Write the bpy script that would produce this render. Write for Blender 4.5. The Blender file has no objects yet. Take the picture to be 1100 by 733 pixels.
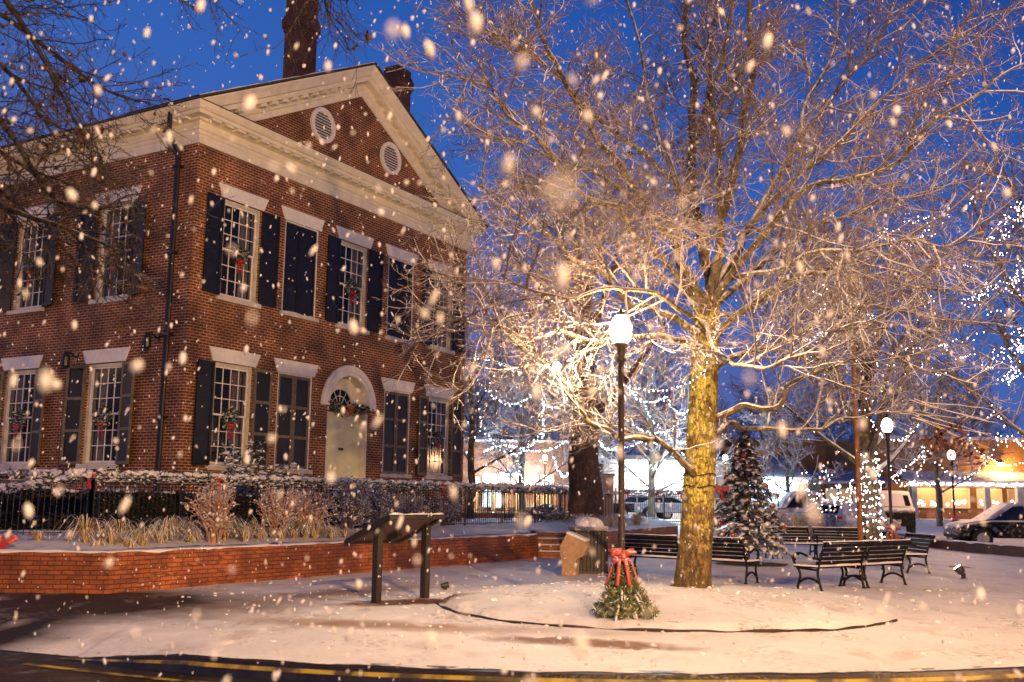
import bpy, bmesh, math, random
from mathutils import Vector, Matrix, noise
PI = math.pi
sc = bpy.context.scene
col = sc.collection
R = math.radians
rnd = random.Random(7)

# ------------------------------------------------------------------ camera
FPX, PITCH, ROLL = 1091.25, 0.154557, 0.01342
_f = Vector((0, math.cos(PITCH), math.sin(PITCH)))
_u = Vector((0, -math.sin(PITCH), math.cos(PITCH)))
_x = Vector((1, 0, 0))
CX = math.cos(ROLL) * _x + math.sin(ROLL) * _u
CU = -math.sin(ROLL) * _x + math.cos(ROLL) * _u
EYE = Vector((0, 0, 1.6))
cam_d = bpy.data.cameras.new('camera')
cam = bpy.data.objects.new('camera', cam_d)
col.objects.link(cam)
M = Matrix.Identity(4)
for i in range(3):
    M[i][0] = CX[i]; M[i][1] = CU[i]; M[i][2] = -_f[i]; M[i][3] = EYE[i]
cam.matrix_world = M
cam_d.sensor_width = 36.0
cam_d.lens = FPX / 1100 * 36
cam_d.clip_end = 2000
cam_d.dof.use_dof = True
cam_d.dof.focus_distance = 19.0
cam_d.dof.aperture_fstop = 1.5
sc.camera = cam

def at(u, v, Y):
    d = (u - 550) * CX - (v - 366.5) * CU + FPX * _f
    return EYE + d * (Y / d.y)

# ------------------------------------------------------------------ materials
MATS = {}
def nodes_new(name):
    m = bpy.data.materials.new(name)
    m.use_nodes = True
    nt = m.node_tree
    b = nt.nodes['Principled BSDF']
    MATS[name] = m
    return m, nt, b

def N_(nt, t, **kw):
    n = nt.nodes.new(t)
    for k, v in kw.items():
        if k in n.inputs.keys() if isinstance(k, str) and k[0].isupper() else False:
            n.inputs[k].default_value = v
        else:
            setattr(n, k, v)
    return n

def c4(c): return (c[0], c[1], c[2], 1)

def noise_fac(nt, scale, lo, hi, detail=4, coord='Object', stretch=None):
    tc = nt.nodes.new('ShaderNodeTexCoord')
    n = nt.nodes.new('ShaderNodeTexNoise'); n.inputs['Scale'].default_value = scale; n.inputs['Detail'].default_value = detail
    src = tc.outputs[coord]
    if stretch:
        mp = nt.nodes.new('ShaderNodeMapping'); mp.inputs['Scale'].default_value = stretch
        nt.links.new(src, mp.inputs['Vector']); src = mp.outputs['Vector']
    nt.links.new(src, n.inputs['Vector'])
    r = nt.nodes.new('ShaderNodeMapRange'); r.inputs['From Min'].default_value = lo; r.inputs['From Max'].default_value = hi
    nt.links.new(n.outputs['Fac'], r.inputs['Value'])
    return r.outputs['Result'], n.outputs['Fac']

def mixc(nt, fac, a, b):
    m = nt.nodes.new('ShaderNodeMix'); m.data_type = 'RGBA'
    if isinstance(fac, float): m.inputs[0].default_value = fac
    else: nt.links.new(fac, m.inputs[0])
    for s, v in ((6, a), (7, b)):
        if isinstance(v, tuple): m.inputs[s].default_value = c4(v)
        else: nt.links.new(v, m.inputs[s])
    return m.outputs[2]

def add_bump(nt, b, height, strength=0.4, dist=0.02):
    bp = nt.nodes.new('ShaderNodeBump'); bp.inputs['Strength'].default_value = strength; bp.inputs['Distance'].default_value = dist
    nt.links.new(height, bp.inputs['Height']); nt.links.new(bp.outputs['Normal'], b.inputs['Normal'])

def snow_fac(nt, lo, hi, nscale=9.0, namp=0.5):
    """1 on faces turned up (snow lies on them), broken up by noise"""
    g = nt.nodes.new('ShaderNodeNewGeometry')
    s = nt.nodes.new('ShaderNodeSeparateXYZ'); nt.links.new(g.outputs['True Normal'], s.inputs[0])
    nz = nt.nodes.new('ShaderNodeTexNoise'); nz.inputs['Scale'].default_value = nscale
    nt.links.new(g.outputs['Position'], nz.inputs['Vector'])
    a = nt.nodes.new('ShaderNodeMath'); a.operation = 'MULTIPLY_ADD'; a.inputs[1].default_value = namp; 
    nt.links.new(nz.outputs['Fac'], a.inputs[0]); nt.links.new(s.outputs['Z'], a.inputs[2])
    r = nt.nodes.new('ShaderNodeMapRange'); r.inputs['From Min'].default_value = lo + namp * .5; r.inputs['From Max'].default_value = hi + namp * .5
    nt.links.new(a.outputs[0], r.inputs['Value'])
    return r.outputs['Result']

def plain(name, c, rough=.6, var=.25, scale=6, metal=0, spec=.5, snow=None, bump=0, bscale=None):
    m, nt, b = nodes_new(name)
    f, raw = noise_fac(nt, scale, .3, .7)
    cc = mixc(nt, f, tuple(x * (1 - var) for x in c), tuple(min(1, x * (1 + var)) for x in c))
    if snow:
        cc = mixc(nt, snow_fac(nt, *snow), cc, (.82, .83, .86))
    nt.links.new(cc, b.inputs['Base Color'])
    b.inputs['Roughness'].default_value = rough; b.inputs['Metallic'].default_value = metal
    b.inputs['Specular IOR Level'].default_value = spec
    if bump:
        _, r2 = noise_fac(nt, bscale or scale * 5, .3, .7)
        add_bump(nt, b, r2, bump, .02)
    return m

def brick_mat(name, c1, c2, mortar, bw=.21, rh=.0725, ms=.011, snow=None, glaze=.75):
    m, nt, b = nodes_new(name)
    tc = nt.nodes.new('ShaderNodeTexCoord')
    sp = nt.nodes.new('ShaderNodeSeparateXYZ'); nt.links.new(tc.outputs['Object'], sp.inputs[0])
    ad = nt.nodes.new('ShaderNodeMath'); ad.operation = 'ADD'
    nt.links.new(sp.outputs['X'], ad.inputs[0]); nt.links.new(sp.outputs['Y'], ad.inputs[1])
    cb = nt.nodes.new('ShaderNodeCombineXYZ'); nt.links.new(ad.outputs[0], cb.inputs['X']); nt.links.new(sp.outputs['Z'], cb.inputs['Y'])
    # slightly uneven courses
    wn = nt.nodes.new('ShaderNodeTexNoise'); wn.inputs['Scale'].default_value = 2.2; nt.links.new(tc.outputs['Object'], wn.inputs['Vector'])
    vm = nt.nodes.new('ShaderNodeVectorMath'); vm.operation = 'MULTIPLY_ADD'
    nt.links.new(wn.outputs['Color'], vm.inputs[0]); vm.inputs[1].default_value = (.014, .014, 0); nt.links.new(cb.outputs[0], vm.inputs[2])
    br = nt.nodes.new('ShaderNodeTexBrick')
    nt.links.new(vm.outputs[0], br.inputs['Vector'])
    br.inputs['Scale'].default_value = 1; br.inputs['Brick Width'].default_value = bw; br.inputs['Row Height'].default_value = rh
    br.inputs['Mortar Size'].default_value = ms; br.inputs['Mortar Smooth'].default_value = .25
    br.inputs['Color1'].default_value = c4(c1); br.inputs['Color2'].default_value = c4(c2); br.inputs['Mortar'].default_value = c4(mortar)
    f, raw = noise_fac(nt, 1.3, .35, .7, 6)
    dark = mixc(nt, f, (.42, .38, .36), (1.2, 1.12, 1.05))
    mu = nt.nodes.new('ShaderNodeMix'); mu.data_type = 'RGBA'; mu.blend_type = 'MULTIPLY'; mu.inputs[0].default_value = 1
    nt.links.new(br.outputs['Color'], mu.inputs[6]); nt.links.new(dark, mu.inputs[7])
    # single bricks that differ
    f2, _ = noise_fac(nt, 9, .52, .62, 2, stretch=(.55, .55, 1.6))
    cc = mixc(nt, f2, mu.outputs[2], tuple(x * .35 for x in c1))
    lin = mixc(nt, br.outputs['Fac'], cc, mu.outputs[2])
    if snow: lin = mixc(nt, snow_fac(nt, *snow), lin, (.82, .83, .86))
    nt.links.new(lin, b.inputs['Base Color'])
    b.inputs['Roughness'].default_value = glaze
    inv = nt.nodes.new('ShaderNodeMath'); inv.operation = 'SUBTRACT'; inv.inputs[0].default_value = 1; nt.links.new(br.outputs['Fac'], inv.inputs[1])
    add_bump(nt, b, inv.outputs[0], .5, .012)
    return m

def emit(name, c, s, sample=False):
    m, nt, b = nodes_new(name)
    b.inputs['Base Color'].default_value = c4(c); b.inputs['Emission Color'].default_value = c4(c); b.inputs['Emission Strength'].default_value = s
    if not sample: m.cycles.emission_sampling = 'NONE'
    return m

brick_mat('old_brick', (.225, .055, .012), (.135, .033, .009), (.55, .36, .21), ms=.013)
brick_mat('garden_brick', (.52, .17, .045), (.40, .115, .03), (.12, .05, .03), bw=.23, rh=.074, ms=.009, glaze=.5)
brick_mat('chimney_brick', (.13, .05, .03), (.09, .035, .022), (.10, .07, .05))
brick_mat('far_brick', (.42, .17, .08), (.34, .13, .06), (.3, .2, .14))
brick_mat('tan_brick', (.5, .27, .1), (.45, .23, .085), (.38, .24, .12))
plain('cream_paint', (.80, .75, .58), .5, .10, 3, bump=.1)
plain('sill_paint', (.66, .62, .48), .55, .15, 4)
plain('stone_white', (.84, .81, .76), .7, .07, 8, bump=.15)
plain('shutter_black', (.009, .010, .012), .5, .3, 8)
plain('shutter_edge_glare', (.16, .13, .075), .5, .3, 8)  # lighter rails and stiles on lower shutters: lamp glare put into the colour
plain('door_paint', (.84, .82, .48), .45, .08, 3)
plain('roof_dark', (.05, .045, .045), .8, .3, 10)
plain('iron', (.012, .012, .014), .4, .3, 12, spec=.5)
plain('iron_snowy', (.014, .013, .013), .4, .3, 12, snow=(.55, .8))
plain('bench_slat', (.010, .008, .008), .6, .3, 10, spec=.2)
plain('bench_iron', (.008, .008, .008), .5, .3, 10, spec=.25)
plain('post_paint', (.035, .022, .016), .5, .35, 25, bump=.3)
plain('sign_wood', (.022, .016, .012), .6, .3, 20)
plain('panel_back', (.13, .07, .042), .6, .2, 4)
plain('panel_face', (.35, .33, .3), .3, .2, 5)
plain('pole_wood', (.30, .13, .05), .55, .3, 8)
plain('stone_tan', (.46, .30, .15), .75, .2, 9, bump=.4)
plain('concrete', (.42, .38, .33), .85, .15, 6, bump=.3)
plain('bin_metal', (.03, .026, .022), .5, .4, 14)
plain('mulch', (.12, .05, .03), .95, .5, 30, bump=.8)
plain('ribbon_red', (.55, .02, .02), .55, .2, 10, snow=(.75, 1.0))
plain('bow_pink', (.60, .10, .08), .5, .25, 14, snow=(.45, .85))
plain('ornament_red', (.35, .03, .02), .3, .2, 4)
plain('ornament_orange', (.50, .13, .03), .3, .2, 4)
plain('brown_leaf', (.10, .032, .016), .8, .4, 9)
plain('dark_leaf', (.07, .035, .02), .85, .4, 9)
plain('curtain', (.5, .45, .38), .9, .2, 5)
plain('dark_room', (.02, .018, .02), .9)
plain('tyre', (.015, .015, .015), .8)
plain('rim', (.35, .35, .36), .35, .1, metal=.8)
plain('car_white', (.42, .42, .45), .35, .05, snow=(-.12, .30))
plain('car_blue', (.06, .11, .26), .3, .05, snow=(-.12, .30))
plain('car_dark', (.010, .009, .009), .65, .1, spec=.25, snow=(.0, .42))
plain('car_grey', (.22, .24, .3), .35, .1, snow=(-.12, .30))
plain('roof_grey', (.30, .31, .38), .8, .1, 2)
plain('green_paint', (.30, .40, .24), .6, .1, 2)
plain('orange_wall', (.50, .24, .08), .8, .15, 2, bump=.2)
plain('stone_pillar', (.48, .36, .30), .8, .15, 5)
plain('lamp_metal', (.02, .02, .02), .4)
plain('gold_trim', (.5, .35, .1), .3, metal=.8)

# snow itself
def snow_mat(name, bare=None, coord_scale=1.0, crumb=.5):
    m, nt, b = nodes_new(name)
    f, raw = noise_fac(nt, 1.1, .3, .7, 5)
    cc = mixc(nt, f, (.76, .76, .79), (.86, .86, .88))
    nt.links.new(cc, b.inputs['Base Color'])
    b.inputs['Roughness'].default_value = .62; b.inputs['Specular IOR Level'].default_value = .25
    _, r2 = noise_fac(nt, 14, .3, .7, 8)
    add_bump(nt, b, r2, crumb, .035)
    return m, nt, b, cc
snow_mat('snow')
snow_mat('snow_clump', crumb=.8)

def leafy(name, c, snow=(.25, .7), var=.4, rough=.7):
    return plain(name, c, rough, var, 5, snow=snow)
leafy('needles', (.018, .036, .015), (.85, 1.05))
leafy('evergreen_leaf', (.05, .085, .025), (.2, .6))
leafy('garland_leaf', (.03, .06, .022), (.35, .7))
leafy('cut_greens', (.10, .15, .035), (.45, .8))
leafy('dry_grass', (.58, .40, .16), (.25, .8))
leafy('green_blade', (.30, .32, .09), (.4, .9))
leafy('twig_crust', (.12, .085, .075), (-.08, .52))
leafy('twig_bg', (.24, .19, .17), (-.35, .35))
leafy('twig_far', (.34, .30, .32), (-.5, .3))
leafy('twig_dark', (.028, .020, .017), (.75, 1.05))
leafy('shrub_twig', (.50, .27, .13), (-.05, .5))
leafy('tan_grass', (.42, .30, .16), (.3, .8))
leafy('hedge_dark', (.022, .022, .014), (.85, 1.05))

def bark(name, a, b2, lich, amt=(.42, .58), snow=(.35, .7)):
    m, nt, b = nodes_new(name)
    f, raw = noise_fac(nt, 9, .35, .65, 6, stretch=(1.6, 1.6, .45))
    base = mixc(nt, f, a, b2)
    f2, raw2 = noise_fac(nt, 5, amt[0], amt[1], 8)
    c = mixc(nt, f2, base, lich)
    f3, _ = noise_fac(nt, 23, .60, .68, 3)
    c = mixc(nt, f3, c, tuple(x * .3 for x in a))
    c = mixc(nt, snow_fac(nt, *snow), c, (.82, .83, .86))
    nt.links.new(c, b.inputs['Base Color']); b.inputs['Roughness'].default_value = .9
    add_bump(nt, b, raw, .9, .05)
    return m
bark('bark_limb', (.07, .05, .032), (.14, .10, .055), (.28, .25, .09), (.54, .70), (.15, .5))
bark('bark_black', (.018, .013, .010), (.035, .025, .018), (.05, .04, .03), (.6, .75), (.8, 1.0))
def bark_trunk():
    m, nt, b = nodes_new('bark_lichen')
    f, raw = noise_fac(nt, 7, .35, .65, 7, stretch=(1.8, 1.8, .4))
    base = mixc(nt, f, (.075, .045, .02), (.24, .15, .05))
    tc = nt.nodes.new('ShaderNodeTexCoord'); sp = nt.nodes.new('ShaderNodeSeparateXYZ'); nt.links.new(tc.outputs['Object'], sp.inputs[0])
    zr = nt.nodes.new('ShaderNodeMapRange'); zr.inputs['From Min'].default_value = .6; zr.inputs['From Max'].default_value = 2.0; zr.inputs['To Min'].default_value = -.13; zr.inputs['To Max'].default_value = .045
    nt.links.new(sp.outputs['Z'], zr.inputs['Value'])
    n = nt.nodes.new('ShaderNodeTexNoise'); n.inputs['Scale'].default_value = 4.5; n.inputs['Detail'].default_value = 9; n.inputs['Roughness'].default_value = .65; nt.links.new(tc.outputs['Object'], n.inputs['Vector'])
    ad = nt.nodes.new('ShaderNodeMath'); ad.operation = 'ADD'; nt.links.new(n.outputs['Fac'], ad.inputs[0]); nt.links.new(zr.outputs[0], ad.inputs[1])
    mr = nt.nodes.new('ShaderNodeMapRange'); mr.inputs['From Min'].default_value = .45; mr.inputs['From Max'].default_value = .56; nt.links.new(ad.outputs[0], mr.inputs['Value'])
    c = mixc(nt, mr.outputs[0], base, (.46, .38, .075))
    mp = nt.nodes.new('ShaderNodeMapping'); mp.inputs['Scale'].default_value = (17, 17, 6.5); nt.links.new(tc.outputs['Object'], mp.inputs['Vector'])
    wz = nt.nodes.new('ShaderNodeTexNoise'); wz.inputs['Scale'].default_value = 3; nt.links.new(mp.outputs[0], wz.inputs['Vector'])
    vm = nt.nodes.new('ShaderNodeVectorMath'); vm.operation = 'MULTIPLY_ADD'; vm.inputs[1].default_value = (1.2, 1.2, 1.2); nt.links.new(wz.outputs['Color'], vm.inputs[0]); nt.links.new(mp.outputs[0], vm.inputs[2])
    vo = nt.nodes.new('ShaderNodeTexVoronoi'); vo.feature = 'DISTANCE_TO_EDGE'; vo.inputs['Scale'].default_value = 1.0; nt.links.new(vm.outputs[0], vo.inputs['Vector'])
    vr = nt.nodes.new('ShaderNodeMapRange'); vr.inputs['From Min'].default_value = .02; vr.inputs['From Max'].default_value = .10; nt.links.new(vo.outputs['Distance'], vr.inputs['Value'])
    hf = nt.nodes.new('ShaderNodeMath'); hf.operation = 'MAXIMUM'; hf.inputs[1].default_value = .66; nt.links.new(vr.outputs[0], hf.inputs[0])
    c = mixc(nt, hf.outputs[0], (.05, .03, .015), c)
    f9, _ = noise_fac(nt, 19, .58, .66, 4); c = mixc(nt, f9, c, (.10, .06, .025))
    c = mixc(nt, snow_fac(nt, .8, .98), c, (.82, .83, .86))
    nt.links.new(c, b.inputs['Base Color']); b.inputs['Roughness'].default_value = .9
    hm = nt.nodes.new('ShaderNodeMath'); hm.operation = 'ADD'; nt.links.new(vr.outputs[0], hm.inputs[0]); nt.links.new(raw, hm.inputs[1])
    add_bump(nt, b, hm.outputs[0], .9, .03)
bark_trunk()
bark('bark_dark', (.10, .055, .035), (.17, .10, .06), (.2, .15, .08), (.55, .7))
bark('bark_grey', (.09, .07, .055), (.16, .12, .08), (.22, .2, .10), (.5, .65))

# window glass: dark, mirror-like
m, nt, b = nodes_new('window_glass')
b.inputs['Base Color'].default_value = (.02, .022, .03, 1); b.inputs['Roughness'].default_value = .12
b.inputs['Specular IOR Level'].default_value = .45; b.inputs['Alpha'].default_value = .55
m, nt, b = nodes_new('car_glass')
b.inputs['Base Color'].default_value = (.02, .022, .03, 1); b.inputs['Roughness'].default_value = .08
emit('lamp_glow', (1, .80, .55), 60)
emit('far_lamp_glow', (1, .84, .62), 30)
emit('mini_light', (1, .86, .90), 20)
emit('mini_light_blue', (.62, .85, 1), 26)
emit('flood_glow', (1, .78, .45), 45)
emit('shop_glow_white', (.62, .85, 1.0), 2.6)
emit('shop_glow_warm', (1, .62, .25), 1.3)
emit('shop_glow_dim', (.9, .5, .25), .16)
# falling snow: bright wet clumps
m, nt, b = nodes_new('flake')
b.inputs['Base Color'].default_value = (.92, .92, .95, 1); b.inputs['Roughness'].default_value = .6
tr = nt.nodes.new('ShaderNodeBsdfTranslucent'); tr.inputs['Color'].default_value = (.92, .92, .95, 1)
mx = nt.nodes.new('ShaderNodeMixShader'); mx.inputs[0].default_value = .5
out = nt.nodes['Material Output']
nt.links.new(b.outputs[0], mx.inputs[1]); nt.links.new(tr.outputs[0], mx.inputs[2]); nt.links.new(mx.outputs[0], out.inputs['Surface'])

# ------------------------------------------------------------------ mesh builder
def ico(sub):
    bm = bmesh.new(); bmesh.ops.create_icosphere(bm, subdivisions=sub, radius=1)
    v = [x.co.copy() for x in bm.verts]; f = [tuple(y.index for y in x.verts) for x in bm.faces]; bm.free(); return v, f
ICO = {1: ico(1), 2: ico(2), 3: ico(3)}

class MB:
    def __init__(s): s.v = []; s.f = []; s.m = []
    def quad(s, a, b, c, d, m=0):
        n = len(s.v); s.v += [tuple(a), tuple(b), tuple(c), tuple(d)]; s.f.append((n, n + 1, n + 2, n + 3)); s.m.append(m)
    def tri(s, a, b, c, m=0):
        n = len(s.v); s.v += [tuple(a), tuple(b), tuple(c)]; s.f.append((n, n + 1, n + 2)); s.m.append(m)
    def box(s, x0, x1, y0, y1, z0, z1, m=0, T=None):
        p = [(x0, y0, z0), (x1, y0, z0), (x1, y1, z0), (x0, y1, z0), (x0, y0, z1), (x1, y0, z1), (x1, y1, z1), (x0, y1, z1)]
        if T: p = [T(*q) for q in p]
        n = len(s.v); s.v += [tuple(q) for q in p]
        for f in ((0, 3, 2, 1), (4, 5, 6, 7), (0, 1, 5, 4), (1, 2, 6, 5), (2, 3, 7, 6), (3, 0, 4, 7)):
            s.f.append(tuple(n + i for i in f)); s.m.append(m)
    def prism(s, poly, d0, d1, m=0, T=None):
        """poly of (a,z) extruded over depth d0..d1; T maps (a,d,z)"""
        T = T or (lambda a, d, z: (a, d, z))
        n = len(s.v); k = len(poly)
        s.v += [tuple(T(a, d0, z)) for a, z in poly] + [tuple(T(a, d1, z)) for a, z in poly]
        s.f.append(tuple(n + i for i in range(k))); s.m.append(m)
        s.f.append(tuple(n + k + i for i in reversed(range(k)))); s.m.append(m)
        for i in range(k):
            j = (i + 1) % k; s.f.append((n + i, n + k + i, n + k + j, n + j)); s.m.append(m)
    def tube(s, pts, rad, sides=6, m=0, cap=True, flat=1.0):
        n0 = len(s.v); k = len(pts)
        up = Vector((0, 0, 1)); a = None
        for i, p in enumerate(pts):
            t = (pts[min(i + 1, k - 1)] - pts[max(i - 1, 0)])
            if t.length < 1e-9: t = Vector((0, 0, 1))
            t.normalize()
            if a is None:
                a = t.cross(up)
                if a.length < .05: a = t.cross(Vector((1, 0, 0)))
                a.normalize()
            else:
                a = a - t * a.dot(t)
                if a.length < 1e-6: a = t.orthogonal()
                a.normalize()
            b = t.cross(a); r = rad[i] if isinstance(rad, (list, tuple)) else rad
            for j in range(sides):
                w = 2 * PI * j / sides
                q = p + a * (math.cos(w) * r) + b * (math.sin(w) * r * flat)
                s.v.append((q.x, q.y, q.z))
        for i in range(k - 1):
            for j in range(sides):
                j2 = (j + 1) % sides
                s.f.append((n0 + i * sides + j, n0 + i * sides + j2, n0 + (i + 1) * sides + j2, n0 + (i + 1) * sides + j)); s.m.append(m)
        if cap and sides > 3:
            s.f.append(tuple(n0 + j for j in reversed(range(sides)))); s.m.append(m)
            s.f.append(tuple(n0 + (k - 1) * sides + j for j in range(sides))); s.m.append(m)
    def lathe(s, prof, c=(0, 0, 0), sides=20, m=0):
        n0 = len(s.v)
        for r, z in prof:
            for j in range(sides):
                w = 2 * PI * j / sides; s.v.append((c[0] + r * math.cos(w), c[1] + r * math.sin(w), c[2] + z))
        for i in range(len(prof) - 1):
            for j in range(sides):
                j2 = (j + 1) % sides
                s.f.append((n0 + i * sides + j, n0 + i * sides + j2, n0 + (i + 1) * sides + j2, n0 + (i + 1) * sides + j)); s.m.append(m)
    def blob(s, c, rx, ry, rz, m=0, sub=1, jit=.2, seed=None):
        r = seed or rnd; V, F = ICO[sub]; n = len(s.v)
        ox = r.random() * 50
        for v in V:
            k = 1 + jit * (noise.noise(v * 1.7 + Vector((ox, 0, 0))) * 2)
            s.v.append((c[0] + v.x * rx * k, c[1] + v.y * ry * k, c[2] + v.z * rz * k))
        for f in F: s.f.append(tuple(n + i for i in f)); s.m.append(m)
    def leaf(s, c, L, W, m=0, r=None, up=.5):
        """small two-triangle leaf in a random direction"""
        r = r or rnd
        d = Vector((r.uniform(-1, 1), r.uniform(-1, 1), r.uniform(-1, 1) * up)); d.normalize()
        e = d.cross(Vector((r.uniform(-1, 1), r.uniform(-1, 1), r.uniform(-1, 1))))
        if e.length < .01: e = d.orthogonal()
        e.normalize(); c = Vector(c)
        s.quad(c, c + d * L * .5 + e * W * .5, c + d * L, c + d * L * .5 - e * W * .5, m)
    def build(s, name, mats, parent=None, smooth=False, recalc=False, loc=None, rotz=None):
        me = bpy.data.meshes.new(name)
        me.from_pydata(s.v, [], s.f)
        if isinstance(mats, str): mats = [mats]
        for k in mats: me.materials.append(MATS[k])
        me.polygons.foreach_set('material_index', s.m)
        if smooth: me.polygons.foreach_set('use_smooth', [True] * len(s.f))
        if recalc:
            bm = bmesh.new(); bm.from_mesh(me); bmesh.ops.recalc_face_normals(bm, faces=bm.faces); bm.to_mesh(me); bm.free()
        me.update()
        o = bpy.data.objects.new(name, me); col.objects.link(o)
        if parent: o.parent = parent
        if loc is not None: o.location = loc
        if rotz is not None: o.rotation_euler = (0, 0, rotz)
        return o

def tag(o, label=None, cat=None, group=None, kind=None):
    if label: o['label'] = label
    if cat: o['category'] = cat
    if group: o['group'] = group
    if kind: o['kind'] = kind
    return o
def thing(name, label, cat, loc=(0, 0, 0), rotz=0, group=None):
    o = bpy.data.objects.new(name, None); col.objects.link(o)
    o.location = loc; o.rotation_euler = (0, 0, rotz); o.empty_display_size = .1
    return tag(o, label, cat, group)
def dup(root, loc, rotz=None, label=None, group=None, scale=None):
    r = root.copy(); col.objects.link(r); r.location = loc
    if rotz is not None: r.rotation_euler = (0, 0, rotz)
    if scale: r.scale = scale
    if label: r['label'] = label
    if group: r['group'] = group
    for ch in list(root.children):
        c = ch.copy(); col.objects.link(c); c.parent = r
        for g in list(ch.children):
            d = g.copy(); col.objects.link(d); d.parent = c
    return r

# ------------------------------------------------------------------ ground
CB = Vector((2.5, 16.5)); RB = 3.42          # round tree bed
def nz(x, y, s): return noise.noise(Vector((x * s, y * s, 3.1)))
FOOT = []
_fr = random.Random(17)
for (xa, ya, xb, yb) in ((-3.2, 11.6, -.6, 19.5), (6.8, 11.9, 8.6, 24), (-4.4, 15.2, 2.2, 11.2), (9.5, 17, 4.2, 12.2), (3.0, 24.5, 9.0, 23.0), (1.2, 19.6, 5.5, 19.2)):
    L_w = math.hypot(xb - xa, yb - ya); n_ = int(L_w / .62); ux_, uy_ = (xb - xa) / L_w, (yb - ya) / L_w
    for i_ in range(n_):
        w_ = .11 if i_ % 2 else -.11; w_ += _fr.gauss(0, .04) + .35 * math.sin(i_ * .35); t_ = i_ * .62 + _fr.gauss(0, .05)
        FOOT.append((xa + ux_ * t_ - uy_ * w_, ya + uy_ * t_ + ux_ * w_, ux_, uy_))
FG = {}
for f_ in FOOT: FG.setdefault((int(f_[0] // 1), int(f_[1] // 1)), []).append(f_)
def foot_z(x, y):
    d_ = 0
    for i_ in (-1, 0, 1):
        for j_ in (-1, 0, 1):
            for fx_, fy_, ux_, uy_ in FG.get((int(x // 1) + i_, int(y // 1) + j_), ()):
                a_ = (x - fx_) * ux_ + (y - fy_) * uy_; b_ = -(x - fx_) * uy_ + (y - fy_) * ux_
                q_ = (a_ / .17) ** 2 + (b_ / .085) ** 2
                if q_ < 1: d_ = min(d_, -.030)
                elif q_ < 2.6: d_ = max(d_, .008) if d_ >= 0 else d_
    return d_
def plaza_z(x, y):
    return plaza_z0(x, y) + foot_z(x, y) + (.007 * nz(x, y, 7.5) + .004 * nz(x, y, 17) if y < 30 and abs(x) < 16 else 0)
def plaza_z0(x, y):
    z = .014 * nz(x, y, 2.3) + .012 * nz(x, y, .6)
    d = math.hypot(x - CB.x, y - CB.y)
    rb = bed_r(math.atan2(y - CB.y, x - CB.x))
    if d < rb:
        z += .055 + .17 * (1 - (d / rb) ** 2) ** .8
    elif d < rb + .05: z += .0
    if y > 36: z += min(1, (y - 36) / 14) * .25
    return z
def bed_r(a):
    return RB * (1 + .03 * math.sin(a * 2 + .6) + .012 * math.sin(a * 5))
KERB = [(-4.75, 11.45), (-3.8, 10.98), (-2.76, 10.56), (-1.6, 10.25), (-.4, 10.07), (1, 9.98), (2.27, 10.05), (3.8, 10.27), (5.25, 10.7), (7, 11.6), (9, 13.0), (12, 15.8), (16, 20.5), (20, 27), (24, 36), (27, 60)]
LEFTE = [(-60, 30), (-30, 21), (-18, 16.8), (-12, 14.4), (-8, 12.75), (-6, 11.95), (-4.75, 11.45)]
def kerb_y(x):
    P = LEFTE[:-1] + KERB
    for (x0, y0), (x1, y1) in zip(P, P[1:]):
        if x0 <= x <= x1: return y0 + (y1 - y0) * (x - x0) / (x1 - x0)
    return 60
# street / base sheet reaching the horizon
mb = MB()
g = 40
mb.quad((-900, -300, -.155), (900, -300, -.155), (900, 1500, -.155), (-900, 1500, -.155))
mt, nt, b = nodes_new('wet_asphalt')
f, raw = noise_fac(nt, .55, .42, .62, 8, stretch=(.5, 1.6, 1))
cc = mixc(nt, f, (.008, .007, .006), (.03, .026, .022))
f2, raw2 = noise_fac(nt, 3.2, .60, .72, 8)
# slush thickens beyond the junction, far out it is plain snow cover
tc = nt.nodes.new('ShaderNodeTexCoord'); sp = nt.nodes.new('ShaderNodeSeparateXYZ'); nt.links.new(tc.outputs['Object'], sp.inputs[0])
far = nt.nodes.new('ShaderNodeMapRange'); far.inputs['From Min'].default_value = 28; far.inputs['From Max'].default_value = 60
nt.links.new(sp.outputs['Y'], far.inputs['Value'])
ad = nt.nodes.new('ShaderNodeMath'); ad.operation = 'ADD'; ad.use_clamp = True
ml = nt.nodes.new('ShaderNodeMath'); ml.operation = 'MULTIPLY'; ml.inputs[1].default_value = .25; nt.links.new(f2, ml.inputs[0])
nt.links.new(ml.outputs[0], ad.inputs[0]); nt.links.new(far.outputs[0], ad.inputs[1])
cc = mixc(nt, ad.outputs[0], cc, (.55, .55, .58))
nt.links.new(cc, b.inputs['Base Color'])
rr = nt.nodes.new('ShaderNodeMapRange'); rr.inputs['To Min'].default_value = .18; rr.inputs['To Max'].default_value = .6
nt.links.new(f, rr.inputs['Value']); nt.links.new(rr.outputs[0], b.inputs['Roughness'])
_, r3 = noise_fac(nt, 45, .3, .7, 4)
add_bump(nt, b, r3, .25, .01)
street = mb.build('street', 'wet_asphalt'); tag(street, kind='structure')

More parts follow.
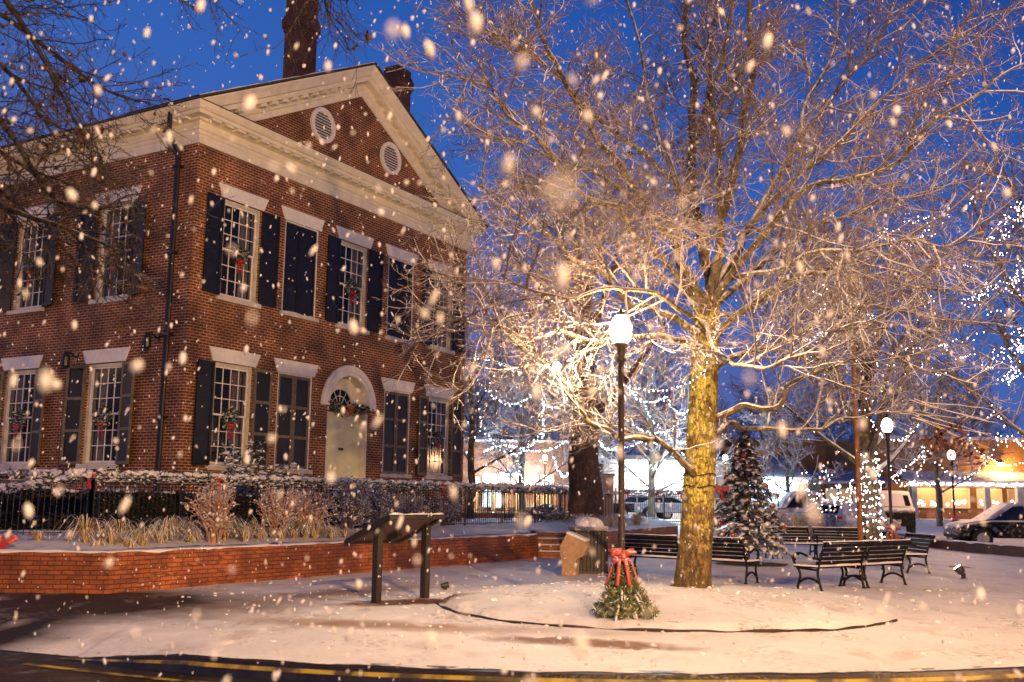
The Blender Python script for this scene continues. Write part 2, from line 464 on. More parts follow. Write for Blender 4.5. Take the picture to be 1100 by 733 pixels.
# plaza snow sheet
mt, nt, b, cc = snow_mat('plaza_snow', crumb=.55)
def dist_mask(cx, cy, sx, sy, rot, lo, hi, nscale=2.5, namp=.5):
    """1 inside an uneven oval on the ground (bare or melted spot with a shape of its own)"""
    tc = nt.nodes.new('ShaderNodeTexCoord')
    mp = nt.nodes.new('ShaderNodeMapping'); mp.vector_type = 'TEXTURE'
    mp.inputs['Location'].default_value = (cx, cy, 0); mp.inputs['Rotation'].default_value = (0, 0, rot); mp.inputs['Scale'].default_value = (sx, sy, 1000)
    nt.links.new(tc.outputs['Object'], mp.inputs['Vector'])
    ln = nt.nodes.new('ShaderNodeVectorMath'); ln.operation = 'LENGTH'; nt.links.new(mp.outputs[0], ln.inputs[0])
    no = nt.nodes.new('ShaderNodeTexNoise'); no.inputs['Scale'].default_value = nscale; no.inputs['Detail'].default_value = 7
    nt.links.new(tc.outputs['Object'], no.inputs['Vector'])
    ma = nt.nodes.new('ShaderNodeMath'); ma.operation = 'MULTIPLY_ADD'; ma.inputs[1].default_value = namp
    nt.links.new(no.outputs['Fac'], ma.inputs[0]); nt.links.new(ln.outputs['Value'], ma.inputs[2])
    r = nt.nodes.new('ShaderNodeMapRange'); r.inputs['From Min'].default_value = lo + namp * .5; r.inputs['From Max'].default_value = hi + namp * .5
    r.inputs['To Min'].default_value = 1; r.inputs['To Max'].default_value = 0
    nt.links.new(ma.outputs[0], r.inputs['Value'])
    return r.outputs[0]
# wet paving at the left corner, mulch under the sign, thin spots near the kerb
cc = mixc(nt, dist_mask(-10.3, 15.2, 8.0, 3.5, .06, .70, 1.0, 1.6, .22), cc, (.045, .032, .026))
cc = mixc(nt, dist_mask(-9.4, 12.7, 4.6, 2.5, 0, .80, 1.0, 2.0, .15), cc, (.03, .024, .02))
cc = mixc(nt, dist_mask(-1.6, 16.2, 1.35, .55, .5, .55, .95, 6, .7), cc, (.13, .06, .035))
cc = mixc(nt, dist_mask(.9, 11.9, 1.5, .42, -.30, .5, 1.0, 3, .6), cc, (.25, .15, .10))
cc = mixc(nt, dist_mask(-1.6, 13.3, 3.0, .5, -.22, .2, 1.2, 2.2, .9), cc, (.40, .29, .23))
cc = mixc(nt, dist_mask(-2.8, 17.6, 3.6, .7, 1.0, .2, 1.2, 2.2, .9), cc, (.42, .33, .28))
f, _ = noise_fac(nt, 1.7, .56, .80, 9, stretch=(1, .5, 1))
cc = mixc(nt, f, cc, (.52, .44, .40))
f, _ = noise_fac(nt, 7, .68, .74, 4)
cc = mixc(nt, f, cc, (.34, .25, .20))
f, _ = noise_fac(nt, .8, .50, .72, 10, stretch=(1, .6, 1)); f2_, _ = noise_fac(nt, 11, .48, .62, 6)
mm = nt.nodes.new('ShaderNodeMath'); mm.operation = 'MULTIPLY'; nt.links.new(f, mm.inputs[0]); nt.links.new(f2_, mm.inputs[1])
cc = mixc(nt, mm.outputs[0], cc, (.30, .24, .21))
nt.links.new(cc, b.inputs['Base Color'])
mb = MB()
xs = []
x = -60.0
while x < 64:
    xs.append(x); ax = abs(x - 1)
    x += .075 if ax < 8.5 else (.4 if ax < 20 else 2.5)
ts = []
NR = 300
rows = []
for xx in xs:
    y0 = kerb_y(xx); colv = []
    if xx > -4.6: y0 -= .02 + .13 * max(0, .35 + noise.noise(Vector((xx * 1.9, 0, 0))) + .5 * noise.noise(Vector((xx * 7, 3, 0))))
    if y0 > 59.9: y0 = 60
    for i in range(NR + 1):
        t = i / NR
        # dense near the kerb, wide steps far out
        y = y0 + (26 * t / .8 if t < .8 else 26 + (110 - 26) * ((t - .8) / .2) ** 1.6)
        edge = min(1, (y - y0) / .12)
        z = plaza_z(xx, y)
        if i == 0: z = .003
        if xx < -3.3:
            k = min(1, max(0, (y - y0) / 1.2)); K = min(1, max(0, (xx + 4.75) / 1.45)); z = z * K + (z * k - .148 * (1 - k)) * (1 - K)
        colv.append((xx, y, z))
    rows.append(colv)
for i, cv in enumerate(rows):
    mb.v += cv
for i in range(len(rows) - 1):
    if xs[i] >= 27: break
    for j in range(NR):
        a = i * (NR + 1) + j
        mb.f.append((a, a + NR + 1, a + NR + 2, a + 1)); mb.m.append(0)
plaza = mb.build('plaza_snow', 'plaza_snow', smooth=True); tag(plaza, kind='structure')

# kerb (0.145 high, dark wet top edge and yellow painted face) along the arc
mb = MB()
def arc(poly, n=6):
    out = []
    P = [Vector((p[0], p[1], 0)) for p in poly]
    for i in range(len(P) - 1):
        p0 = P[max(i - 1, 0)]; p1 = P[i]; p2 = P[i + 1]; p3 = P[min(i + 2, len(P) - 1)]
        for k in range(n):
            t = k / n
            out.append(.5 * ((2 * p1) + (-p0 + p2) * t + (2 * p0 - 5 * p1 + 4 * p2 - p3) * t * t + (-p0 + 3 * p1 - 3 * p2 + p3) * t ** 3))
    out.append(P[-1]); return out
kp = arc(KERB[:14], 5)
def offs(ps, d):
    o = []
    for i, p in enumerate(ps):
        t = ps[min(i + 1, len(ps) - 1)] - ps[max(i - 1, 0)]; t.normalize()
        o.append(p + Vector((t.y, -t.x, 0)) * d)
    return o
def ribbon(mb, A, B, za, zb, m=0):
    for i in range(len(A) - 1):
        mb.quad((A[i].x, A[i].y, za), (B[i].x, B[i].y, zb), (B[i + 1].x, B[i + 1].y, zb), (A[i + 1].x, A[i + 1].y, za), m)
k_in, k_out, k_bot = offs(kp, -.10), offs(kp, .12), offs(kp, .17)
ribbon(mb, k_in, k_out, -.002, -.004, 0)
ribbon(mb, k_out, offs(kp, .14), -.004, -.045, 0)
ribbon(mb, offs(kp, .14), offs(kp, .158), -.045, -.082, 1)
ribbon(mb, offs(kp, .158), offs(kp, .19), -.082, -.16, 0)
plain('kerb_wet', (.014, .012, .010), .35, .5, 6, bump=.3)
mt, nt, b = nodes_new('kerb_yellow')
f, _ = noise_fac(nt, 3.5, .42, .60, 9)
cc = mixc(nt, f, (.42, .31, .035), (.07, .05, .015)); nt.links.new(cc, b.inputs['Base Color']); b.inputs['Roughness'].default_value = .45
mb.v = [(q[0], q[1], q[2] if q[0] > -3.3 else q[2] * max(0, (q[0] + 4.75) / 1.45) + (-.150) * (1 - max(0, (q[0] + 4.75) / 1.45))) for q in mb.v]
kerb = mb.build('kerb', ['kerb_wet', 'kerb_yellow']); tag(kerb, kind='structure')
mb = MB()
kl = [p for p in kp]
a_, b_ = offs(kl, .52), offs(kl, .62)
ribbon(mb, a_, b_, -.150, -.150, 0)
mt, nt, b = nodes_new('road_paint')
f, _ = noise_fac(nt, 4, .42, .6, 8)
cc = mixc(nt, f, (.55, .40, .05), (.05, .04, .02)); nt.links.new(cc, b.inputs['Base Color']); b.inputs['Roughness'].default_value = .35
tag(mb.build('road_marking', 'road_paint'), kind='structure')

# thin edging round the tree bed, showing only on the near side
mb = MB()
n = 90
pts = []
for i in range(n + 1):
    a = R(185) + R(140) * i / n
    r = bed_r(a) + .17
    pts.append((CB.x + r * math.cos(a), CB.y + r * math.sin(a), a))
for (x0, y0, a0), (x1, y1, a1) in zip(pts, pts[1:]):
    h0 = .004 + .032 * max(0, min(1, .75 + 1.0 * noise.noise(Vector((a0 * 7, 0, 0)))))
    h1 = .004 + .032 * max(0, min(1, .75 + 1.0 * noise.noise(Vector((a1 * 7, 0, 0)))))
    ux, uy = math.cos(a0), math.sin(a0); vx, vy = math.cos(a1), math.sin(a1)
    mb.quad((x0, y0, -.03), (x1, y1, -.03), (x1, y1, h1), (x0, y0, h0))
    mb.quad((x0, y0, h0), (x1, y1, h1), (x1 - vx * .03, y1 - vy * .03, h1), (x0 - ux * .03, y0 - uy * .03, h0))
plain('edging', (.035, .022, .016), .7, .4, 9)
tag(mb.build('bed_edging', 'edging'), 'thin dark curved edging strip round the snowy mound of the big tree', 'garden edging')

# raised garden behind the brick walls
S2 = Vector((.4988, .8667)); N2 = Vector((.8667, -.4988)); C0 = Vector((-7.78246, 24.0))
W0 = Vector((-6.5, 16.92)); W1 = Vector((.77, 28.6)); WL = Vector((-40, 15.4))
BB = Vector((1.95, 28.4)); CC = Vector((6.3, 38.6))
POLY = [WL, W0, W1, Vector((.77, 30.4)), Vector((1.95, 30.4)), BB, CC, Vector((6.9, 62)), Vector((-40, 62))]
def inside(x, y):
    c = False; j = len(POLY) - 1
    for i in range(len(POLY)):
        a, b = POLY[i], POLY[j]
        if (a.y > y) != (b.y > y) and x < (b.x - a.x) * (y - a.y) / (b.y - a.y) + a.x: c = not c
        j = i
    return c
def edge_d(x, y):
    p = Vector((x, y)); d = 9
    for a, b in ((WL, W0), (W0, W1), (BB, CC), (W1, POLY[3]), (POLY[3], POLY[4]), (POLY[4], BB)):
        t = max(0, min(1, (p - a).dot(b - a) / (b - a).length_squared)); d = min(d, (p - (a + (b - a) * t)).length)
    return d
def bed_z(x, y):
    d = edge_d(x, y)
    k = min(1, max(0, (d - .2) / 2.2))
    return .69 + .13 * k + .05 * nz(x, y, .9) * min(1, d) + .035 * nz(x, y, 3.3) * min(1, d)
mb = MB()
def grid(mb, x0, x1, y0, y1, st, zf, test):
    ids = {}
    nx = int(round((x1 - x0) / st)); ny = int(round((y1 - y0) / st))
    for i in range(nx):
        for j in range(ny):
            cxx = x0 + (i + .5) * st; cyy = y0 + (j + .5) * st
            if not test(cxx, cyy): continue
            q = []
            for di, dj in ((0, 0), (1, 0), (1, 1), (0, 1)):
                k = (i + di, j + dj)
                if k not in ids:
                    x = x0 + k[0] * st; y = y0 + k[1] * st
                    ids[k] = len(mb.v); mb.v.append((x, y, zf(x, y)))
                q.append(ids[k])
            mb.f.append(tuple(q)); mb.m.append(0)
tst = lambda x, y: inside(x, y) and edge_d(x, y) > .2
grid(mb, -10.2, 7.2, 15, 42, .15, bed_z, tst)
grid(mb, -40.2, -10.2, 15, 63, .5, bed_z, tst)
grid(mb, -10.2, 7.3, 42, 63, .5, bed_z, tst)
tag(mb.build('garden_bed_ground', 'snow', smooth=True), kind='structure')

def wall_run(name, A, B, th, z0, z1, label, cat, capz=.035, extra=None, brick='garden_brick', side=1, group=None):
    """brick wall from A to B (outer face on the line A-B, thickness to its left * side) with a snow cap"""
    d = (B - A); L = d.length; an = math.atan2(d.y, d.x)
    o = thing(name, label, cat, (A.x, A.y, 0), an, group)
    m1 = MB(); m1.box(0, L, 0, th * side, z0, z1, 0)
    m1.build('brickwork', brick, o, recalc=True)
    m2 = MB(); n = max(2, int(L / .12)); w = th
    for i in range(n):
        xa, xb = L * i / n, L * (i + 1) / n
        def h(x): return z1 + capz * (.65 + .7 * noise.noise(Vector((x * 2.3 + A.x, A.y, 0))))
        def e(x): return .008 + .012 * noise.noise(Vector((x * 5, 3, 0)))
        for (ya, yb, ka, kb) in ((-1, .12, 0, 1), (.12, .88, 1, 1), (.88, 1.0, 1, .6)):
            Y0 = lambda x: (-e(x) if ya < 0 else ya * w) * side
            m2.quad((xa, Y0(xa), z1 + .002 + (h(xa) - z1) * ka), (xb, Y0(xb), z1 + .002 + (h(xb) - z1) * ka), (xb, yb * w * side, z1 + (h(xb) - z1) * kb), (xa, yb * w * side, z1 + (h(xa) - z1) * kb))
    for i in range(n):
        xa, xb = L * i / n, L * (i + 1) / n
        dr = lambda x: z1 + .004 - max(0, .012 + .05 * noise.noise(Vector((x * 1.7 + A.y, 5, 0))) + .02 * noise.noise(Vector((x * 9, 1, 0))))
        m2.quad((xa, (-.012) * side, dr(xa)), (xb, (-.012) * side, dr(xb)), (xb, (-e(xb) - .004) * side, z1 + .012), (xa, (-e(xa) - .004) * side, z1 + .012))
    m2.build('snow_cap', 'snow', o, smooth=True)
    return o
wall_run('garden_wall', W0, W1, .33, -.05, .655, 'long low orange brick garden wall running back below the courthouse fence, snow on top', 'wall')
wall_run('garden_wall', WL, W0, .33, -.05, .655, 'short dark shaded brick wall return at the left edge below the fence', 'wall')
wall_run('garden_wall', BB, CC, .33, -.05, .70, 'brick garden wall behind the black benches and the big tree trunk', 'wall')
wall_run('garden_wall', Vector((1.95, 30.9)), BB + Vector((0, .0)), .3, -.05, .72, 'brick wall beside the right side of the snowy steps', 'wall')
# steps
o = thing('garden_steps', 'snowy brick steps between the two garden walls behind the litter bin', 'steps', (0, 0, 0))
for k in range(4):
    m1 = MB(); m1.box(.80, 1.93, 28.9 + k * .34, 28.9 + k * .34 + 1.7 - k * .34, -.03, .165 * (k + 1)); m1.build('step', 'garden_brick', o, recalc=True)
    m2 = MB(); m2.box(.82, 1.91, 28.905 + k * .34, 28.9 + k * .34 + .34, .165 * (k + 1) + .003, .165 * (k + 1) + .03); m2.build('snow_cap', 'snow', o, recalc=True)
mb = MB(); mb.box(.77, 1.95, 30.2, 30.9, .0, .69); mb.build('landing', 'snow', o, recalc=True)

# ------------------------------------------------------------------ courthouse (local x along the front, y inward, z up)
TH = math.atan2(S2.y, S2.x)
WID, DEP = 12.38, 17.0
H0, HW = .5, 10.2
bld = thing('courthouse', 'two storey old red brick courthouse with cream cornice, pediment and black shutters', 'building', (C0.x, C0.y, 0), TH)
TF = lambda a, d, z: (a, d, z)            # front wall: a along the front, d inward
TL = lambda a, d, z: (d, a, z)            # left wall: a inward along the side, d into the house
def openings_wall(mb, L, ops, T, arch=None):
    xs_ = sorted({0, L} | {o[0] for o in ops} | {o[1] for o in ops}); zs_ = sorted({H0, HW} | {o[2] for o in ops} | {o[3] for o in ops})
    for a0, a1 in zip(xs_, xs_[1:]):
        for z0, z1 in zip(zs_, zs_[1:]):
            am, zm = (a0 + a1) / 2, (z0 + z1) / 2
            if any(o[0] < am < o[1] and o[2] < zm < o[3] for o in ops): continue
            mb.quad(T(a0, 0, z0), T(a1, 0, z0), T(a1, 0, z1), T(a0, 0, z1))
    for a0, a1, z0, z1 in ops:
        D = .26
        mb.quad(T(a0, 0, z0), T(a0, 0, z1), T(a0, D, z1), T(a0, D, z0)); mb.quad(T(a1, 0, z0), T(a1, D, z0), T(a1, D, z1), T(a1, 0, z1))
        mb.quad(T(a0, 0, z0), T(a0, D, z0), T(a1, D, z0), T(a1, 0, z0)); mb.quad(T(a0, 0, z1), T(a1, 0, z1), T(a1, D, z1), T(a0, D, z1))
BAYS = [1.60, 3.88, 6.17, 8.54, 10.85]
LB = [2.82, 6.2, 9.6, 13.0]
HWD = .68
fo = []
for i, c in enumerate(BAYS):
    fo.append((c - HWD, c + HWD, 6.50, 9.03))
    if i != 2: fo.append((c - HWD, c + HWD, 2.30, 4.87))
AR = .93; ASP = 4.15
fo.append((6.17 - AR, 6.17 + AR, 1.75, ASP + AR))
lo_ = []
for c in LB:
    lo_ += [(c - HWD, c + HWD, 6.50, 9.03), (c - HWD, c + HWD, 2.30, 4.87)]
mb = MB()
openings_wall(mb, WID, fo, TF)
for i in range(16):   # brick spandrels beside the door arch
    w0, w1 = PI * i / 16, PI * (i + 1) / 16
    def e(w): return (6.17 + AR * math.cos(w), ASP + AR * math.sin(w))
    def r_(w):
        c, s = math.cos(w), math.sin(w); k = AR / max(abs(c), s)
        return (6.17 + c * k, ASP + s * k)
    p, q_, r0_, s0_ = e(w0), e(w1), r_(w1), r_(w0)
    mb.quad(TF(p[0], 0, p[1]), TF(q_[0], 0, q_[1]), TF(r0_[0], 0, r0_[1]), TF(s0_[0], 0, s0_[1]))
openings_wall(mb, DEP, lo_, TL)
mb.quad((WID, 0, H0), (WID, DEP, H0), (WID, DEP, HW), (WID, 0, HW)); mb.quad((0, DEP, H0), (0, DEP, HW), (WID, DEP, HW), (WID, DEP, H0))
APX, APZ, EAV, OV = 6.19, 14.52, 11.03, .5
# tympanum
mb.tri((0.2, .02, 10.9), (WID - .2, .02, 10.9), (APX, .02, 14.15))
mb.quad((0, 0, 10.1), (WID, 0, 10.1), (WID, 0.01, 11.0), (0, .01, 11.0))
mb.build('wall', 'old_brick', bld)
# interior backing so that windows look into a dim room
mb = MB(); mb.box(.5, WID - .5, .75, DEP - .5, .6, 10.1)
mb.build('interior', 'dark_room', bld, recalc=True)

# lintels, sills, windows, shutters
def lintel(c, z0, z1, T, hb=.73, ht=.885):
    mb = MB()
    n = 6
    poly = [(c - hb, z0), (c + hb, z0), (c + ht, z1), (c - ht, z1)]
    mb.prism(poly, -.035, .1, 0, T)
    kb = [(c - .10, z0 - .0), (c + .10, z0 - .0), (c + .125, z1 + .0), (c - .125, z1 + .0)]
    mb.build('lintel', 'stone_white', bld, recalc=True)
def sill(c, z, T):
    mb = MB(); mb.box(c - .75, c + .75, -.09, .2, z - .10, z, 0, T)
    sl_ = mb.build('sill', 'sill_paint', bld, recalc=True)
    mb = MB(); n = 10
    for i in range(n):
        a0, a1 = c - .74 + 1.48 * i / n, c - .74 + 1.48 * (i + 1) / n
        h = lambda a: max(.004, .022 + .035 * noise.noise(Vector((a * 3, z, 0))))
        mb.quad(T(a0, -.085, z + .003), T(a1, -.085, z + .003), T(a1, -.07, z + h(a1)), T(a0, -.07, z + h(a0))); mb.quad(T(a0, -.07, z + h(a0)), T(a1, -.07, z + h(a1)), T(a1, .05, z + h(a1)), T(a0, .05, z + h(a0)))
    mb.build('snow_cap', 'snow', sl_, smooth=True)
def sash_window(c, z0, z1, T, cols=4, rws=6, curtain=True):
    w = MB(); hw = HWD
    D0, D1 = .09, .17
    w.box(c - hw, c - hw + .10, D0 - .03, D1 + .08, z0, z1, 0, T); w.box(c + hw - .10, c + hw, D0 - .03, D1 + .08, z0, z1, 0, T)
    w.box(c - hw + .1, c + hw - .1, D0 - .03, D1 + .08, z1 - .09, z1, 0, T); w.box(c - hw + .1, c + hw - .1, D0 - .03, D1 + .08, z0, z0 + .07, 0, T)
    o = w.build('window', 'sill_paint', bld, recalc=True)
    a0, a1, b0, b1 = c - hw + .10, c + hw - .10, z0 + .07, z1 - .09
    s_ = MB(); mid = (b0 + b1) / 2
    for (q0, q1, dd) in ((mid - .02, b1, 0), (b0, mid + .02, .035)):
        s_.box(a0, a0 + .045, D0 + dd, D0 + dd + .03, q0, q1, 0, T); s_.box(a1 - .045, a1, D0 + dd, D0 + dd + .03, q0, q1, 0, T)
        s_.box(a0 + .045, a1 - .045, D0 + dd + .001, D0 + dd + .031, q0, q0 + .045, 0, T); s_.box(a0 + .045, a1 - .045, D0 + dd + .001, D0 + dd + .031, q1 - .045, q1, 0, T)
        iw = (a1 - a0 - .09); ih = (q1 - q0 - .09); rr = rws // 2
        for k in range(1, cols):
            x_ = a0 + .045 + iw * k / cols; s_.box(x_ - .011, x_ + .011, D0 + dd + .003, D0 + dd + .027, q0 + .045, q1 - .045, 0, T)
        for k in range(1, rr):
            z_ = q0 + .045 + ih * k / rr; s_.box(a0 + .045, a1 - .045, D0 + dd + .005, D0 + dd + .025, z_ - .011, z_ + .011, 0, T)
    s_.build('sash', 'stone_white', o, recalc=True)
    g_ = MB(); g_.quad(T(a0, D0 + .016, mid), T(a1, D0 + .016, mid), T(a1, D0 + .016, b1), T(a0, D0 + .016, b1)); g_.quad(T(a0, D0 + .05, b0), T(a1, D0 + .05, b0), T(a1, D0 + .05, mid), T(a0, D0 + .05, mid))
    g_.build('glass', 'window_glass', o)
    if curtain:
        cu = MB()
        for sx in (-1, 1):
            n = 9; ww = .30
            for k in range(n):
                xa = c + sx * (hw - .1 - ww * k / n); xb = c + sx * (hw - .1 - ww * (k + 1) / n)
                da = .30 + (.03 if k % 2 else 0); db = .30 + (0 if k % 2 else .03)
                cu.quad(T(xa, da, z0 + .02), T(xb, db, z0 + .02), T(xb, db, z1), T(xa, da, z1))
        cu.build('curtain', 'curtain', o)
    return o
def shutter(a0, a1, z0, z1, T, d0=-.055, d1=-.012, panels=3, edge=0, ang=0):
    """panelled shutter; rails and stiles stand proud of the panels"""
    m_ = MB(); st = .075; e = edge
    if ang:
        T0 = T
        hx = a0 if ang > 0 else a1
        def T(a, d, z): 
            r = a - hx; w = abs(ang)
            return T0(hx + r * math.cos(w) , d - abs(r) * math.sin(w), z)
    m_.box(a0 + .01, a1 - .01, d0 + .02, d1, z0 + .01, z1 - .01, 0, T)
    m_.box(a0, a0 + st, d0, d1 - .003, z0, z1, e, T); m_.box(a1 - st, a1, d0, d1 - .003, z0, z1, e, T)
    for k in range(panels + 1):
        zz = z0 + (z1 - z0 - st) * k / panels
        m_.box(a0 + st, a1 - st, d0 + .002, d1 - .005, zz, zz + st, e, T)
    return m_.build('shutter', ['shutter_black', 'shutter_edge_glare'], bld, recalc=True)
for i, c in enumerate(BAYS):
    for (z0, z1, fl) in ((6.50, 9.03, 'up'), (2.30, 4.87, 'low')):
        if i == 2 and fl == 'low': continue
        lintel(c, z1, z1 + .345, TF); sill(c, z0, TF)
        if i in (1, 3):
            e = 1 if fl == 'low' else 0
            fr = MB()
            fr.box(c - HWD, c - HWD + .045, .015, .2, z0, z1, 0, TF); fr.box(c + HWD - .045, c + HWD, .015, .2, z0, z1, 0, TF)
            fr.box(c - HWD + .045, c + HWD - .045, .016, .2, z1 - .04, z1, 0, TF)
            fr.build('window_frame', 'stone_white', bld, recalc=True)
            shutter(c - HWD + .047, c - .008, z0 + .02, z1 - .045, TF, .03, .075, 3, e)
            shutter(c + .008, c + HWD - .047, z0 + .02, z1 - .045, TF, .03, .075, 3, e)
        else:
            sash_window(c, z0, z1, TF)
            e = 1 if fl == 'low' and i == 4 else 0
            shutter(c - HWD - .60, c - HWD - .0, z0 + .02, z1 - .03, TF, edge=e, ang=-.10)
            shutter(c + HWD + .0, c + HWD + .60, z0 + .02, z1 - .03, TF, edge=1 if fl == 'low' else 0, ang=.10)
for i, c in enumerate(LB):
    for (z0, z1, fl) in ((6.50, 9.03, 'up'), (2.30, 4.87, 'low')):
        lintel(c, z1, z1 + .345, TL); sill(c, z0, TL); sash_window(c, z0, z1, TL)
        e = 1 if fl == 'low' and i < 2 else 0
        shutter(c - HWD - .60, c - HWD, z0 + .02, z1 - .03, TL, edge=e, ang=-.2); shutter(c + HWD, c + HWD + .60, z0 + .02, z1 - .03, TL, edge=e, ang=.2)

# door, arch and fanlight
def ring(mb, r0, r1, d0, d1, m=0, n=26, c=6.17, z=ASP):
    for i in range(n):
        w0, w1 = PI * i / n, PI * (i + 1) / n
        P = lambda r, w, d: (c + r * math.cos(w), d, z + r * math.sin(w))
        mb.quad(P(r0, w0, d0), P(r1, w0, d0), P(r1, w1, d0), P(r0, w1, d0), m)
        mb.quad(P(r1, w0, d0), P(r1, w0, d1), P(r1, w1, d1), P(r1, w1, d0), m)
        mb.quad(P(r0, w0, d1), P(r0, w0, d0), P(r0, w1, d0), P(r0, w1, d1), m)
    for w in (0, PI):
        P = lambda r, d: (c + r * math.cos(w), d, z)
        mb.quad(P(r0, d0), P(r1, d0), P(r1, d1), P(r0, d1), m)
mb = MB(); ring(mb, AR - .01, 1.23, -.07, .0); ring(mb, 1.03, 1.15, -.10, -.07)
mb.build('door_arch', 'stone_white', bld)
mb = MB(); ring(mb, .55, AR - .01, .30, .34); ring(mb, AR - .02, AR, .0, .34)
mb.box(6.17 - AR, 6.17 - AR + .10, .02, .34, 1.75, ASP); mb.box(6.17 + AR - .10, 6.17 + AR, .02, .34, 1.75, ASP)
mb.box(6.17 - AR + .1, 6.17 + AR - .1, .22, .36, 4.02, 4.16)
mb.build('door_frame', 'cream_paint', bld, recalc=False)
fl_ = MB()
for k in range(1, 6):
    w = PI * k / 6
    fl_.tube([Vector((6.17 + .12 * math.cos(w), .33, ASP + .12 * math.sin(w))), Vector((6.17 + .57 * math.cos(w), .33, ASP + .57 * math.sin(w)))], .013, 4)
for r in (.13, .36): fl_.tube([Vector((6.17 + r * math.cos(PI * k / 12), .33, ASP + r * math.sin(PI * k / 12))) for k in range(13)], .012, 4)
fo_ = fl_.build('fanlight', 'stone_white', bld)
mb = MB(); mb.f = []
n0 = len(mb.v); mb.v = [(6.17, .345, ASP)] + [(6.17 + .6 * math.cos(PI * k / 12), .345, ASP + .6 * math.sin(PI * k / 12)) for k in range(13)]
for k in range(12): mb.f.append((0, k + 1, k + 2)); mb.m.append(0)
mb.build('glass', 'window_glass', fo_)
dr = MB()
dx0, dx1 = 6.17 - AR + .10, 6.17 + AR - .10
dr.box(dx0, dx1, .235, .285, 1.80, 4.02)
dr.box(6.165, 6.175, .231, .24, 1.80, 4.02)
for (a0, a1) in ((dx0 + .05, 6.11), (6.23, dx1 - .05)):
    for (z0, z1) in ((1.95, 2.6), (2.68, 3.3), (3.4, 3.92)):
        dr.box(a0, a1, .225, .236, z0, z0 + .03); dr.box(a0, a1, .2255, .236, z1 - .03, z1); dr.box(a0, a0 + .03, .226, .236, z0, z1); dr.box(a1 - .03, a1, .2265, .236, z0, z1)
dro = dr.build('door', 'door_paint', bld, recalc=True)
mb = MB(); mb.box(6.06, 6.26, .20, .225, 2.93, 3.0); mb.build('letter_slot', 'iron', dro, recalc=True)
mb = MB(); mb.box(4.7, 7.6, -1.7, .02, .6, 1.74); mb.box(4.7, 7.6, -2.02, -1.705, .6, 1.4); mb.box(4.7, 7.6, -2.34, -2.025, .6, 1.1)
mb.build('doorstep', 'concrete', bld, recalc=True)

# entablature: profile (outward distance, z) run round the eaves with mitred corners
PROF = [(.02, 10.17), (.05, 10.175), (.05, 10.40), (.075, 10.41), (.075, 10.50), (.11, 10.52), (.12, 10.56), (.07, 10.57), (.07, 10.72), (.15, 10.74), (.17, 10.79), (.36, 10.80), (.37, 10.88), (.42, 10.90), (.47, 10.97), (.50, 11.03), (.50, 11.06)]
def run_profile(mb, prof, path, m=0):
    """path: closed rectangle corners offset outward"""
    for (o0, z0), (o1, z1) in zip(prof, prof[1:]):
        A = [(-o0, -o0), (WID + o0, -o0), (WID + o0, DEP + o0), (-o0, DEP + o0)]
        B = [(-o1, -o1), (WID + o1, -o1), (WID + o1, DEP + o1), (-o1, DEP + o1)]
        for i in range(4):
            j = (i + 1) % 4
            mb.quad((*A[i], z0), (*A[j], z0), (*B[j], z1), (*B[i], z1), m)
mb = MB(); run_profile(mb, PROF, None)
# mutules under the corona, front and sides
k = .25
while k < WID:
    mb.box(k - .14, k + .14, -.33, -.14, 10.745, 10.798); k += .42
k = .3
while k < DEP:
    mb.box(-.33, -.14, k - .14, k + .14, 10.745, 10.798); k += .42
mb.build('cornice', 'cream_paint', bld)
# weathered shingle slope on top of the front cornice
mb = MB(); mb.quad((-.47, -.51, 11.062), (WID + .47, -.51, 11.062), (WID - .1, .0, 11.30), (.1, .0, 11.30)); mb.box(-.505, WID + .505, -.512, -.48, 11.06, 11.085)
mb.build('cornice_shingles', 'roof_dark', bld)
# raking cornices
SL = (APZ - EAV) / (APX + OV)
ang = math.atan(SL)
RPROF = [(.02, -.80), (.06, -.79), (.06, -.62), (.11, -.60), (.12, -.55), (.08, -.54), (.08, -.40), (.30, -.39), (.31, -.27), (.38, -.25), (.44, -.12), (.50, -.02), (.50, .02), (0, .02)]
mb = MB()
for sgn in (-1, 1):
    for (o0, w0), (o1, w1) in zip(RPROF, RPROF[1:]):
        def P(t, o, w):
            # t=0 eave end, t=1 apex; the lower end is cut level on the cornice
            dz = w / math.cos(ang)
            if t == 1: return (APX, -o, APZ + dz)
            s = -OV; z = EAV + dz
            zt = 11.09
            if z < zt: s += (zt - z) / SL; z = zt
            x = s if sgn < 0 else 2 * APX - s
            return (x, -o, z)
        a, b2, c2, d2 = P(0, o0, w0), P(1, o0, w0), P(1, o1, w1), P(0, o1, w1)
        mb.quad(a, b2, c2, d2)
    # small blocks under the raking corona
    t = 1.6
    while t < APX + OV - .3:
        x = t - OV; z = EAV + SL * t - .47 / math.cos(ang)
        xx = x if sgn < 0 else 2 * APX - x
        ca, sa = math.cos(ang), math.sin(ang) * (1 if sgn < 0 else -1)
        T2 = lambda a, d, h, xx=xx, z=z, ca=ca, sa=sa: (xx + a * ca - h * sa, d, z + a * sa + h * ca)
        mb.box(-.12, .12, -.27, -.085, -.0, .075, 0, T2)
        t += .40
mb.build('pediment', 'cream_paint', bld)
